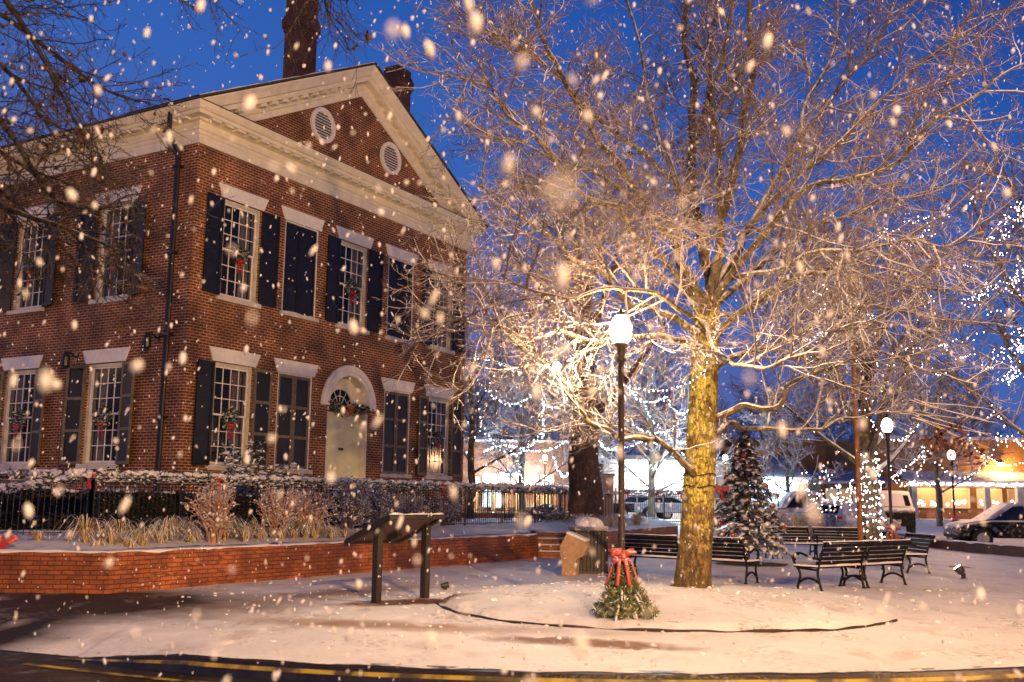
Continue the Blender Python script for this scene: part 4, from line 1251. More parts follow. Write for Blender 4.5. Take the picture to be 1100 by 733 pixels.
# brown clinging leaves on the right
p = at(1022, 470, 13.5)
o = thing('leaf_cluster', 'cluster of dry brown leaves hanging from low branches at the right', 'leaves', tuple(p)); r = random.Random(8)
mb = MB()
for k in range(26):
    c = Vector((r.uniform(-.42, .42), r.uniform(-.15, .15), 0)); c.z = -.10 * abs(c.x) * 2 + r.uniform(-.18, .16) - (.12 if c.x > .1 else 0)
    for _ in range(7):
        mb.leaf(c + Vector((r.gauss(0, .02), r.gauss(0, .02), r.gauss(0, .04))), .10, .05, 0, r, .9)
mb.build('leaves', 'brown_leaf', o)
mb = MB()
for k in range(7): mb.tube(shoot(r, Vector((-.5, r.uniform(-.1, .1), .35 + r.uniform(-.1, .15))), Vector((1, 0, -.35)), 1.1, 6, .15, 0), taper(.008, .004, 6), 4)
mb.build('stems', 'twig_crust', o)

# ------------------------------------------------------------------ string lights
def string_lights(label, paths, bulb=.012, step=.12, mat='mini_light', seed=1, drop=.03, cord=True, loc=None):
    r = random.Random(seed)
    off = paths[0][0]
    o = thing('string_lights', label, 'string lights', tuple(off))
    b_, c_ = MB(), MB()
    for P in paths:
        pp = pts_on(P, step)
        if cord: c_.tube([q - off for q in pp], .006, 3, 0, False)
        for q in pp:
            q = q - off; b_.blob((q.x + r.gauss(0, drop), q.y + r.gauss(0, drop), q.z - abs(r.gauss(0, drop))), bulb, bulb, bulb * 1.6, 0, 1, 0, r)
    tag(b_.build('bulbs', mat, o), kind='stuff')
    if cord: c_.build('cord', 'iron', o)
    return o
def sagging(a, b, s, n=30):
    return [a.lerp(b, i / n) + Vector((0, 0, -s * 4 * (i / n) * (1 - i / n))) for i in range(n + 1)]
lamp_p = at(668, 660, 13.75)
string_lights('single string of tiny white lights sagging behind the near lamp to the big trunk',
   [sagging(at(598, 352, 13.0), at(757, 398, 16.6), .55), sagging(at(757, 398, 16.6), at(772, 350, 16.3), -.1, 8)], .008, .09, 'mini_light', 2, .008)
wr = []
for k in range(340):
    t = k / 339; a = t * 2 * PI * 13; z = .15 + 3.2 * t; rr = .40 - .03 * z
    wr.append(Vector((LTX.x + rr * math.cos(a), LTX.y + rr * math.sin(a), z + .03 * math.sin(a * 3.3))))
string_lights('white mini lights wound round the trunk of the tree behind the benches', [wr], .014, .19, 'mini_light', 3, .05, False)
def along(q, i0=0, i1=None, rnd_=None):
    return [p.copy() + Vector((0, 0, .02)) for p in q[i0:i1]]
def wl(o_xyz, q): return [p + o_xyz for p in q]
OX = Vector((LTX.x, LTX.y, 0))
r = random.Random(40)
ps = []
for q in LT4[:9]:
    ps.append(wl(OX, along(q)))
string_lights('white lights draped along the branches of the light wrapped tree', ps, .009, .45, 'mini_light', 4, .06, False)
ps = [sagging(at(870, 505, 30), at(925, 530, 32), .5), sagging(at(865, 518, 31), at(925, 512, 32), .7), sagging(at(880, 540, 32), at(925, 500, 33), .2), sagging(at(880, 500, 31), at(930, 522, 33), .3)]
string_lights('dense drape of white lights left of the light wrapped trunk', ps, .011, .22, 'mini_light', 5, .12, False)
ps = [sagging(at(955, 500, 33), at(995, 480, 33), .9), sagging(at(995, 480, 33), at(1070, 478, 33), 1.0), sagging(at(985, 455, 30), at(930, 440, 32), .7), sagging(at(945, 520, 33), at(995, 483, 33), .1), sagging(at(1040, 470, 33), at(1100, 495, 32), .4)]
string_lights('looping strings of white lights in front of the orange shop wall', ps, .010, .32, 'mini_light', 6, .05, False)
def lit_branches(lbs, x, y, z, label, mat, bulb, step, seed, n=None, drop=.05):
    OX = Vector((x, y, z)); ps = [wl(OX, along(q)) for q in lbs[:n]]
    string_lights(label, ps, bulb, step, mat, seed, drop, False)
p = at(505, 545, 40); lit_branches(LT1, p.x, p.y, .7, 'blue white lights strung along the slim tree by the courthouse corner', 'mini_light_blue', .014, .2, 11, 7)
p = at(560, 545, 62); 
ps = [sagging(at(512, 405, 50), at(570, 425, 50), .8), sagging(at(520, 460, 50), at(583, 462, 50), 1.2), sagging(at(583, 430, 50), at(583, 470, 50), 0), sagging(at(583, 432, 50), at(612, 425, 50), .4), sagging(at(555, 490, 50), at(580, 495, 50), 1.4), sagging(at(560, 480, 50), at(612, 470, 50), .4), sagging(at(520, 485, 50), at(556, 480, 50), -.2), sagging(at(595, 490, 50), at(612, 505, 50), .6), sagging(at(505, 385, 50), at(560, 400, 50), -.2)]
string_lights('blue white light strings looping between the courthouse corner and the thick dark trunk', ps, .016, .14, 'mini_light_blue', 12, .05, False)
ps = [sagging(at(670, 410, 50), at(715, 425, 50), .6), sagging(at(715, 425, 50), at(745, 432, 50), .7), sagging(at(680, 455, 50), at(735, 448, 50), .6), sagging(at(672, 480, 50), at(745, 492, 50), -.5), sagging(at(700, 500, 50), at(745, 468, 50), 1.0), sagging(at(640, 470, 50), at(663, 480, 50), .3), sagging(at(690, 430, 50), at(748, 470, 50), .9)]
string_lights('blue white light strings between the lamp post and the big trunk', ps, .015, .16, 'mini_light_blue', 13, .06, False)
p = at(1150, 592, 30)
ps = [sagging(at(1068, 182, 26), at(1040, 215, 26), .1, 6), sagging(at(1030, 220, 26), at(985, 232, 26), .2, 8), sagging(at(1100, 210, 26), at(1078, 232, 26), .1, 6), sagging(at(1100, 285, 26), at(1065, 300, 26), .2), sagging(at(1100, 275, 26), at(1098, 310, 26), 0), sagging(at(1065, 300, 26), at(1040, 320, 26), .1), sagging(at(1068, 370, 26), at(1100, 355, 26), .5), sagging(at(1090, 350, 26), at(1098, 372, 26), .2), sagging(at(1080, 405, 26), at(1092, 392, 26), .1), sagging(at(960, 255, 26), at(1000, 245, 26), .1), sagging(at(1060, 432, 26), at(1100, 470, 26), .4), sagging(at(1100, 215, 26), at(1095, 232, 26), 0)]
string_lights('icicle like strings of white lights in the branches at the right picture edge', ps, .010, .30, 'mini_light', 14, .12, False)
r = random.Random(52); ps = []
for k in range(30):
    u, v = r.uniform(850, 1085), r.uniform(225, 400); Y = r.uniform(19, 27)
    a = at(u, v, Y); ps.append(sagging(a, a + Vector((r.uniform(-.7, .7), r.uniform(-.3, .3), r.uniform(-.2, .2))), .05, 6))
string_lights('scattered short runs of tiny white lights deep in the crown right of the big trunk', ps, .008, .16, 'mini_light', 15, .06, False)

# ------------------------------------------------------------------ lamp posts
def lamp_post(x, y, z, label, glow, H=3.85):
    o = thing('street_lamp', label, 'street lamp', (x, y, z), 0)
    mb = MB(); mb.lathe([(0, 0), (.14, 0), (.14, .05), (.10, .10), (.085, .5), (.075, .62), (.06, .7), (.044, .75), (.040, H - .40), (.07, H - .38), (.07, H - .34), (.05, H - .32), (.06, H - .22), (.10, H - .17), (.115, H - .14), (0, H - .14)], sides=14)
    mb.build('pole', 'post_paint', o, smooth=True)
    mb = MB(); mb.lathe([(0, H - .14), (.09, H - .139), (.135, H - .07), (.155, H + .03), (.145, H + .12), (.10, H + .205), (0, H + .25)], sides=18)
    mb.build('globe', glow, o, smooth=True)
    mb = MB(); mb.lathe([(.09, H + .245), (.06, H + .275), (.02, H + .30), (.015, H + .38), (0, H + .40)], sides=10)
    mb.build('finial', 'lamp_metal', o, smooth=True)
    return o
lx, ly = at(668, 662, 13.75).x, 13.75
LAMP_H = 3.82
lamp_post(lx, ly, .05, 'lit street lamp on a dark pole on the tree mound, greenery tied round its foot', 'lamp_glow', LAMP_H)
p2 = at(953, 460, 28.6); p3 = at(1022, 490, 44)
lamp_post(p2.x, 28.6, 0, 'lit street lamp rising behind the park benches beside the light wrapped tree', 'far_lamp_glow', 3.75)
lamp_post(p3.x, 44, .15, 'lit street lamp in front of the shop with the orange wall', 'far_lamp_glow', 3.55)

def greens(x, y, z, label, seed, full=True):
    """cut evergreen boughs tied like a skirt round the foot of a lamp"""
    r = random.Random(seed)
    o = thing('greenery_bundle', label, 'greenery', (x, y, z))
    g_, s_ = MB(), MB()
    for k in range(190):
        a = r.uniform(0, 2 * PI); R1 = r.uniform(.18, .38); top = r.uniform(.62, .80); bot = r.uniform(.0, .16)
        d = Vector((math.cos(a), math.sin(a), 0))
        if math.cos(a - R(15)) > .4: R1 *= 1.25
        P = [d * .07 + Vector((0, 0, top)), d * (.07 + (R1 - .07) * .28) + Vector((0, 0, top * .66)), d * (.07 + (R1 - .07) * .66) + Vector((0, 0, top * .32)), d * R1 + Vector((0, 0, bot))]
        P = smooth_path(P, 3); g_.tube(P, taper(.008, .003, len(P) - 1), 3)
        m_ = 1 if r.random() < .32 else 0
        for i in range(2, len(P)):
            for _ in range(5):
                g_.leaf(P[i] + Vector((r.gauss(0, .015), r.gauss(0, .015), r.gauss(0, .015))), r.uniform(.06, .12), .022, m_, r, 1.2)
        if r.random() < .30:
            q = P[r.randrange(4, len(P))]; s_.tube([q, q + d * .05 + Vector((0, 0, -.05)), q + d * .09 + Vector((0, 0, -.12))], [.016, .020, .010], 5)
    g_.build('boughs', ['cut_greens', 'tan_grass'], o); s_.build('snow_cap', 'snow_clump', o, smooth=True)
    b_ = MB()
    for w, zz, L_1 in ((195, .90, .15), (345, .90, .15), (225, .80, .13), (318, .80, .13), (275, .84, .11), (90, .86, .12)):
        a = R(w); c = Vector((math.cos(a) * L_1 * .75, math.sin(a) * L_1 * .6 - .03, zz))
        b_.blob((c[0] * .8, c[1] * .8, c[2] - .02), .06 * abs(math.cos(a)) + .035, .04, .042, 0, 2, .55, r)
    for w in (205, 335, 290, 250):
        a = R(w); d = Vector((math.cos(a), math.sin(a), 0))
        b_.tube([Vector((0, 0, .82)) + d * .08, d * .15 + Vector((0, 0, .72)), d * .19 + Vector((0, 0, .60)), d * .24 + Vector((0, 0, .46))], [.02, .028, .03, .026], 5, 0, True, .3)
    b_.build('bow', 'bow_pink', o, smooth=True)
    return o
greens(lx, ly, .05, 'snowy cut evergreens with a red bow round the foot of the near lamp', 61)
greens(p2.x, 28.6, .1, 'greens with a red bow on the foot of the lamp behind the benches', 62)
greens(p3.x, 44, .25, 'greens with a red bow on the foot of the lamp before the shops', 63)

# tall plain wooden pole behind the benches
pp = at(926, 617, 23.1)
o = thing('wooden_pole', 'tall thin brown wooden pole standing between the park benches', 'pole', (pp.x, pp.y, 0))
mb = MB(); mb.tube([Vector((0, 0, -.1)), Vector((0, 0, 4)), Vector((0, 0, 8.0))], [.062, .055, .045], 8); mb.build('shaft', 'pole_wood', o, smooth=True)
mb = MB(); mb.box(-.02, .11, -.09, .09, 6.45, 6.75); mb.build('reflector', 'ornament_orange', o, recalc=True)

# ------------------------------------------------------------------ information sign
A = at(404, 648, 16.02); B = at(456, 643, 16.85); A.z = B.z = 0
d = (B - A).normalized(); an = math.atan2(d.y, d.x); Ls = (B - A).length
# the board hangs over toward the left front, seen from below and behind
sg = thing('information_sign', 'slanted information board on two dark posts in front of the brick wall', 'sign', (A.x, A.y, 0), an)
for xx, lab in ((0, None), (Ls, None)):
    mb = MB(); mb.box(xx - .055, xx + .055, -.055, .055, -.1, 1.20 if xx == 0 else 1.22); mb.build('post', 'sign_wood', sg, recalc=True)
ty, tz, lyy, lz = -.30, 1.30, .66, .89
def TB(a, w, h):   # a along, w 0..1 from top edge to low edge, h normal offset
    dy, dz = lyy - ty, lz - tz; q = math.hypot(dy, dz)
    return (a, ty + dy * w - h * dz / q * 1.0, tz + dz * w + h * dy / q)
mb = MB(); mb.box(.0, Ls, .01, .97, .0, .025, 0, TB); mb.build('board', 'panel_back', sg, recalc=True)
mb = MB(); mb.box(-.075, -.005, -.02, 1.03, -.045, .05, 0, TB); mb.box(Ls + .005, Ls + .075, -.02, 1.03, -.045, .05, 0, TB)
mb.box(-.002, Ls + .002, -.015, .03, -.03, .045, 0, TB); mb.box(-.002, Ls + .002, .965, 1.01, -.03, .045, 0, TB); mb.build('frame', 'sign_wood', sg, recalc=True)
mb = MB(); n = 14
for i in range(n):
    a0, a1 = -.08 + (Ls + .16) * i / n, -.08 + (Ls + .16) * (i + 1) / n
    h0, h1 = [.052 + .028 * (.6 + noise.noise(Vector((a * 5, 0, 0)))) for a in (a0, a1)]
    for w0, w1, k0, k1 in ((-.035, .0, 0, 1), (0, 1.0, 1, 1), (1.0, 1.03, 1, 0)):
        mb.quad(TB(a0, w0, .03 + (h0 - .03) * k0), TB(a1, w0, .03 + (h1 - .03) * k0), TB(a1, w1, .03 + (h1 - .03) * k1), TB(a0, w1, .03 + (h0 - .03) * k1))
mb.build('snow_cap', 'snow', sg, smooth=True)
mb = MB(); mb.box(.62, .72, .55, .80, -.10, -.005, 0, TB); mb.build('bracket', 'sign_wood', sg, recalc=True)

# litter bin with a flat lid, snow heaped on it
o = thing('litter_bin', 'square dark litter bin with a heap of snow on its pale lid beside the steps', 'litter bin', (1.78, 23.3, 0), R(8))
mb = MB()
for k in range(9):
    a = -.33 + .66 * k / 8
    for s in (-1, 1):
        mb.box(a - .03, a + .03, s * .35 - .012, s * .35 + .012, .06, .93); mb.box(s * .35 - .012, s * .35 + .012, a - .03, a + .03, .0601, .9301)
mb.box(-.33, .33, -.33, .33, .08, .9); mb.box(-.37, .37, -.37, .37, .0, .06)
mb.build('body', 'bin_metal', o, recalc=True)
mb = MB(); mb.box(-.39, .39, -.39, .39, .94, 1.0); mb.build('lid', 'concrete', o, recalc=True)
mb = MB(); mb.box(-.38, .38, -.38, .38, 1.002, 1.03); mb.blob((0, 0, 1.08), .31, .30, .16, 0, 3, .12, r); mb.build('snow_cap', 'snow_clump', o, smooth=True)
# tan stone marker with slanted face
o = thing('stone_marker', 'tan slanted stone marker block on a narrow foot with snow on its top', 'stone marker', (1.30, 22.4, 0), R(-18))
mb = MB()
mb.prism([(-.13, 0), (.17, 0), (.19, .34), (.34, .42), (.44, .60), (.40, .72), (-.02, .88), (-.17, .62), (-.16, .42), (-.11, .3)], -.16, .16)
mb.build('block', 'stone_tan', o, recalc=True)
mb = MB(); mb.prism([(-.03, .885), (.40, .725), (.43, .765), (.37, .79), (.0, .935)], -.165, .165); mb.build('snow_cap', 'snow_clump', o, recalc=True)

# ------------------------------------------------------------------ benches
def bench(L=1.42):
    o = thing('park_bench', 'x', 'bench', (0, 0, 0), 0, 'black slatted park benches in a ring round the decorated tree')
    # local: x along, front toward -y, back at +y
    def frame(x):
        mb = MB(); V = lambda y, z: Vector((x, y, z))
        back = smooth_path([V(.20, 0), V(.16, .16), V(.13, .32), V(.17, .50), V(.24, .70), V(.30, .84), V(.36, .86)], 4)
        mb.tube(back, .024, 6)
        fr = smooth_path([V(-.34, 0), V(-.30, .12), V(-.26, .28), V(-.33, .42), V(-.40, .52), V(-.38, .62), V(-.28, .65)], 4)
        mb.tube(fr, .024, 6)
        mb.tube(smooth_path([V(-.40, .56), V(-.36, .655), V(-.22, .665), V(-.02, .60), V(.12, .58), V(.20, .60)], 4), .022, 6)
        mb.tube(smooth_path([V(-.32, .40), V(-.10, .385), V(.14, .37)], 3), .022, 6)
        mb.tube(smooth_path([V(-.29, .12), V(-.18, .19), V(-.06, .215), V(.06, .19), V(.17, .13)], 4), .022, 6)
        mb.tube(smooth_path([V(-.37, .62), V(-.42, .57), V(-.385, .53), V(-.36, .56)], 3), .02, 6)
        mb.lathe([(0, -.0), (.04, 0), (.04, .02), (0, .02)], (x, -.34, -.005), 8); mb.lathe([(0, 0), (.04, 0), (.04, .02), (0, .02)], (x, .20, -.005), 8)
        mb.blob((x, .355, .855), .028, .045, .045, 0, 1, 0)
        mb.build('end_frame', 'bench_iron', o, smooth=True)
    frame(0.03); frame(L - .03)
    for k in range(5):
        y = -.34 + .115 * k; mb = MB(); mb.box(0, L, y - .045, y + .045, .405, .43); mb.build('seat_slat', 'bench_slat', o, recalc=True)
    for k in range(5):
        z = .50 + .082 * k; y = .145 + .036 * k + .004 * k * k
        T = lambda a, dd, h, y=y, z=z: (a, y + dd - .4 * h * 0 + h * .35, z + h)
        mb = MB(); mb.box(0, L, -.030, -.008, -.032, .032, 0, T); mb.build('back_slat', 'bench_slat', o, recalc=True)
    mb = MB(); mb.box(0, L, .285, .345, .865, .89); mb.build('top_rail', 'bench_slat', o, recalc=True)
    mb = MB()
    n = 16
    def strip(y0, y1, z, h):
        for i in range(n):
            x0, x1 = L * i / n, L * (i + 1) / n
            a0, a1 = [h * (.7 + .5 * noise.noise(Vector((xx * 4, y0 * 9, z)))) for xx in (x0, x1)]
            mb.quad((x0, y0, z), (x1, y0, z), (x1, y0 + .01, z + a1), (x0, y0 + .01, z + a0)); mb.quad((x0, y0 + .01, z + a0), (x1, y0 + .01, z + a1), (x1, y1 - .01, z + a1), (x0, y1 - .01, z + a0)); mb.quad((x0, y1 - .01, z + a0), (x1, y1 - .01, z + a1), (x1, y1, z), (x0, y1, z))
        mb.quad((0, y0, z), (0, y0 + .01, z + h * .7), (0, y1 - .01, z + h * .7), (0, y1, z)); mb.quad((L, y0, z), (L, y1, z), (L, y1 - .01, z + h * .7), (L, y0 + .01, z + h * .7))
    strip(.283, .347, .893, .03)
    strip(-.38, .16, .433, .045)
    for k in range(4):
        z = .535 + .082 * k; y = .145 + .036 * k + .004 * k * k + .35 * .032
        strip(y - .03, y - .004, z, .009)
    mb.build('snow_cap', 'snow_clump', o)
    return o
bproto = bench()
def face(a, b):
    """world position and rotation so that the bench back lies on the line a-b (a at local x=0)"""
    d = b - a; return math.atan2(d.y, d.x)
def put_bench(first, a, b, back, label):
    """a,b: back-leg ends. back=+1: local +y (the back) is on the left of a->b"""
    L = 1.42; an = math.atan2(b.y - a.y, b.x - a.x)
    yv = Vector((-math.sin(an), math.cos(an)))
    pos = a - yv * .20
    if first: bproto.location = (pos.x, pos.y, 0); bproto.rotation_euler = (0, 0, an); bproto['label'] = label; return bproto
    return dup(bproto, (pos.x, pos.y, 0), an, label)
V2 = lambda x, y: Vector((x, y))
# backs toward the camera: local +y must point at the camera, so x runs right to left
put_bench(True, V2(8.03, 21.02), V2(6.93, 20.12), 1, 'right one of the two joined black benches in front of the light wrapped tree')
put_bench(False, V2(6.87, 20.07), V2(5.75, 19.20), 1, 'left one of the two joined black benches, its curled armrest beside the christmas tree')
put_bench(False, V2(4.72, 20.62), V2(3.62, 21.52), 1, 'black bench with its back to us between the big trunk and the decorated christmas tree')
put_bench(False, V2(3.55, 21.58), V2(2.45, 22.48), 1, 'black bench with its back to us between the near lamp post and the big trunk')
put_bench(False, V2(9.85, 25.95), V2(9.95, 24.45), 1, 'black bench seen from its open right end beyond the joined pair, nearest the flood light')
put_bench(False, V2(7.55, 30.6), V2(8.97, 30.8), 1, 'black bench facing us on the far side of the ring, half behind the christmas tree')
put_bench(False, V2(9.05, 30.8), V2(10.45, 30.6), 1, 'black bench facing us across the ring, just left of the wooden pole')

# low dark brick wall between plaza and parking
wall_run('parking_wall', V2(16.6, 30.2), V2(15.5, 38.6), .35, -.02, .34, 'low dark brick wall between the snowy plaza and the parked dark car', 'wall', brick='chimney_brick', side=-1)
wall_run('parking_wall', V2(15.5, 38.6), V2(13.0, 43.0), .35, -.02, .36, 'low dark brick wall running behind the bench ring toward the light wrapped tree', 'wall', brick='chimney_brick', side=-1)
wall_run('parking_wall', V2(20.4, 21.0), V2(16.6, 30.2), .35, -.02, .34, 'near end of the low dark brick parking wall at the right picture edge', 'wall', brick='chimney_brick', side=-1)

# ------------------------------------------------------------------ decorated christmas tree
xt = Vector((6.25, 27.2, 0))
xo = thing('christmas_tree', 'decorated snowy christmas tree standing inside the ring of benches', 'christmas tree', tuple(xt))
r = random.Random(77)
mb = MB(); mb.tube([Vector((0, 0, 0)), Vector((0, 0, 3.4))], [.07, .02], 8); mb.build('trunk', 'bark_dark', xo)
nb, sb = MB(), MB(); HX = 3.45
tipsx = []
for k in range(420):
    t = (k + .5) / 420; z = .28 + (HX - .35) * t ** 1.0
    a = k * 2.39996 + r.uniform(-.3, .3)
    Rm = (1.08 * (1 - t) ** .85 + .05) * r.uniform(.72, 1.12)
    d = Vector((math.cos(a), math.sin(a), 0))
    P = smooth_path([Vector((0, 0, z + .12)), d * Rm * .5 + Vector((0, 0, z + .10)), d * Rm * .85 + Vector((0, 0, z - .02)), d * Rm + Vector((0, 0, z - .10))], 3)
    nb.tube(P, taper(.010, .004, len(P) - 1), 3, 1)
    tipsx.append((P[-1], d, t))
    for i in range(2, len(P)):
        for _ in range(12):
            s = d.cross(Vector((0, 0, 1))) * r.choice((-1, 1)); q = (s * r.uniform(.3, 1) + d * r.uniform(.2, .9) + Vector((0, 0, r.uniform(-.5, .15)))).normalized()
            p = P[i]; e = q.cross(Vector((0, 0, 1))); e.normalize(); Ln = r.uniform(.06, .16); W = .018
            nb.quad(p - e * W, p + q * Ln * .6 - e * W * .8, p + q * Ln, p + e * W, 0)
    if r.random() < .78:
        p = P[-1].lerp(P[-4], r.random()); s = r.uniform(.75, 1.7) * (1 - .35 * t)
        sb.blob(tuple(p + Vector((0, 0, .03))), .075 * s, .075 * s, .035 * s, 0, 1, .55, r)
        if r.random() < .5: sb.blob(tuple(p - d * .1 * s + Vector((0, 0, .05))), .06 * s, .06 * s, .03 * s, 0, 1, .5, r)
        if r.random() < .5: sb.blob(tuple(p + d * .05 * s + Vector((r.gauss(0, .04), r.gauss(0, .04), -.03))), .035 * s, .035 * s, .045 * s, 0, 1, .5, r)
nb.build('needles', ['needles', 'bark_dark'], xo); sb.build('snow_cap', 'snow_clump', xo, smooth=True)
# ornaments hang on the tree: things of their own, on the side that faces out
om = MB(); om.lathe([(0, -.055), (.03, -.047), (.05, -.02), (.055, 0), (.05, .025), (.03, .047), (.012, .055), (.012, .07), (0, .07)], sides=12)
oa = om.build('christmas_ornament', 'ornament_red', smooth=True); tag(oa, 'shiny red round ornament on the snowy christmas tree', 'ornament', 'red ornaments on the christmas tree')
ob_ = om.build('christmas_ornament', 'ornament_orange', smooth=True); tag(ob_, 'shiny orange round ornament on the snowy christmas tree', 'ornament', 'orange ornaments on the christmas tree')
vis = [q for q in tipsx if q[1].y < .35 and .04 < q[2] < .97]
pick = [vis[int(i)] for i in [r.uniform(0, len(vis) - 1) for _ in range(22)]]
for i, (p, d, t) in enumerate(pick):
    src = oa if i % 2 else ob_
    q = src if i < 2 else src.copy()
    if i >= 2: col.objects.link(q)
    w = xt + p + d * .02 - Vector((0, 0, .03)); q.location = w; s = r.uniform(.8, 1.25); q.scale = (s, s, s)
o = thing('red_bow', 'red bow on the left side of the decorated christmas tree close to the big trunk', 'bow', tuple(xt + Vector((-.78, -.55, 1.92))))
mb = MB()
for sx in (-1, 1): mb.blob((sx * .11, 0, .03), .12, .05, .09, 0, 1, .4, r)
mb.blob((0, -.03, 0), .05, .04, .05, 0, 1, .2, r); mb.build('loops', 'bow_pink', o)
mb = MB(); mb.prism([(-.02, 0), (.05, 0), (.10, -.30), (.0, -.28)], -.02, .0); mb.build('tails', 'ribbon_red', o)
mb = MB(); mb.v = []
n = 28
mb.v.append((0, 0, .05)); 
for k in range(n):
    a = 2 * PI * k / n; q = .95 + .25 * noise.noise(Vector((math.cos(a) * 2, math.sin(a) * 2, 4))); mb.v.append((q * math.cos(a), q * math.sin(a) * .9, .022))
for k in range(n): mb.f.append((0, 1 + k, 1 + (k + 1) % n)); mb.m.append(0)
mu_ = mb.build('mulch_ring', 'mulch'); mu_.location = (xt.x + .1, xt.y - .1, 0); tag(mu_, kind='stuff')

# ------------------------------------------------------------------ shrubs and grasses on the bed
def zbed(x, y): return bed_z(x, y)
def shrub(u, v, Y, H, W, label, seed, n=26, dens=1.0, mat='shrub_twig', name='bare_shrub', buds=.5, th=1.0):
    p = at(u, v, Y); z = bed_z(p.x, p.y); r = random.Random(seed)
    o = thing(name, label, 'shrub', (p.x, p.y, z)); mb = MB(); st = []
    for k in range(n):
        a = r.uniform(0, 2 * PI); t = r.random() ** .6
        d = Vector((math.cos(a) * t * W / H * .9, math.sin(a) * t * W / H * .9, 1))
        q = shoot(r, Vector((math.cos(a) * .08, math.sin(a) * .08, -.03)), d, H * r.uniform(.75, 1.05), 7, .13, .01); st.append(q)
        mb.tube(q, taper(.011 * th, .005 * th, 7), 4)
    cfg = [(9 * dens, .15, .42, .008 * th, .005 * th, 4, 3, .22, .03, .7), (12 * dens, .06, .2, .006 * th, .0045 * th, 2, 3, .25, .02, .7)]
    tips = crown(mb, r, st, cfg); mb.build('twigs', mat, o)
    mb = MB()
    for q in tips:
        if r.random() < buds * .6:
            s = r.uniform(.010, .026) * th; mb.blob(tuple(q[-1]), s, s, s * .8, 0, 1, .4, r)
    if mb.v: mb.build('snow_cap', 'snow_clump', o)
    return o
shrub(231, 562, 19.6, 1.15, .50, 'upright bare shrub crusted with snow in front of the fence, nearest the wall corner', 81, 26)
shrub(300, 562, 21.4, 1.05, .60, 'bare snow crusted shrub in front of the fence below the closed lower shutters', 82, 26)
shrub(333, 560, 22.5, 1.0, .55, 'bare snow crusted shrub in front of the fence just left of the door', 83, 24)
shrub(372, 560, 24.2, 1.15, .70, 'wide tangled snowy shrub in front of the fence below the arched door', 84, 34, 1.1, 'twig_crust')
shrub(405, 558, 25.6, 1.10, .75, 'wide tangled snowy shrub in front of the fence right of the door', 85, 34, 1.1, 'twig_crust')
shrub(440, 556, 27.5, .95, .8, 'low tangled snowy shrub above the sign board', 86, 28, 1.0, 'twig_crust')
shrub(478, 553, 29.6, .9, .8, 'low tangled snowy shrub below the last front window', 87, 26, 1.0, 'twig_crust')
def round_shrub(u, v, Y, rx, h, label, seed, mat='hedge_dark'):
    p = at(u, v, Y); r = random.Random(seed); z = bed_z(p.x, p.y) if inside(p.x, p.y) else 0
    o = thing('shrub', label, 'shrub', (p.x, p.y, z))
    mb, s_ = MB(), MB()
    for k in range(int(1500 * rx)):
        d = rvec(r); d.z = abs(d.z) * 1.0; q = r.uniform(.7, 1.02)
        mb.leaf((d.x * rx * q, d.y * rx * q, d.z * h * q), .09, .04, 0, r)
    for k in range(int(70 * rx)):
        d = rvec(r); d.z = abs(d.z); d.normalize()
        if d.z < .35: continue
        s_.blob((d.x * rx, d.y * rx, d.z * h), .08, .08, .035, 0, 1, .5, r)
    mb.build('foliage', mat, o); s_.build('snow_cap', 'snow_clump', o, smooth=True)
    return o
round_shrub(436, 556, 28.4, .62, .45, 'rounded dark shrub close to the fence above the left end of the sign board', 91)
round_shrub(468, 556, 30.5, .60, .45, 'rounded dark shrub close to the fence above the right end of the sign board', 92)
round_shrub(590, 552, 37.5, .9, .6, 'dark evergreen shrub with snow behind the fence end post', 93, 'evergreen_leaf')
# clipped dark hedge inside the long fence
def hedge(a, b, z, h, dpt, label, seed):
    r = random.Random(seed); d = b - a; L = d.length; d = d / L; nn = Vector((-d.y, d.x))
    o = thing('hedge', label, 'hedge', (a.x, a.y, z)); mb, s_, c_ = MB(), MB(), MB()
    c_.box(.12, L - .12, .12, dpt - .12, 0, h - .14, 0, lambda x, y, q: (d.x * x + nn.x * y, d.y * x + nn.y * y, q)); c_.build('core', 'hedge_core', o, recalc=True)
    for k in range(int(L * 950)):
        x = r.uniform(0, L); w = r.random(); hh = h * (1 + .10 * noise.noise(Vector((x * 1.3, seed, 0))))
        if w < .6: y, q = r.uniform(-.03, .14), r.uniform(0, hh)
        else: y, q = r.uniform(0, dpt), hh - r.uniform(0, .16)
        mb.leaf((d.x * x + nn.x * y, d.y * x + nn.y * y, q), .09, .045, 0, r)
    for k in range(int(L * 26)):
        x = r.uniform(0, L); y = r.uniform(0, dpt); s = r.uniform(.04, .1); s_.blob((d.x * x + nn.x * y, d.y * x + nn.y * y, h * (1 + .10 * noise.noise(Vector((x * 1.3, seed, 0))))), s, s, s * .4, 0, 1, .4, r)
    mb.build('foliage', 'hedge_dark', o); s_.build('snow_cap', 'snow_clump', o, smooth=True)
plain('hedge_core', (.012, .012, .008), .95)
hd_ = (FB - FA).normalized(); hn = Vector((-hd_.y, hd_.x))
hedge(FA + hd_ * .5 + hn * .45, FA + hd_ * 10.2 + hn * .45, .72, .93, .7, 'long clipped dark hedge just inside the long fence below the front windows', 7)
hedge(FA + Vector((-5.6, 2.4)), FA + Vector((-.2, 2.4)), .72, .95, .6, 'dark hedge against the courthouse side wall seen through the left fence', 8)
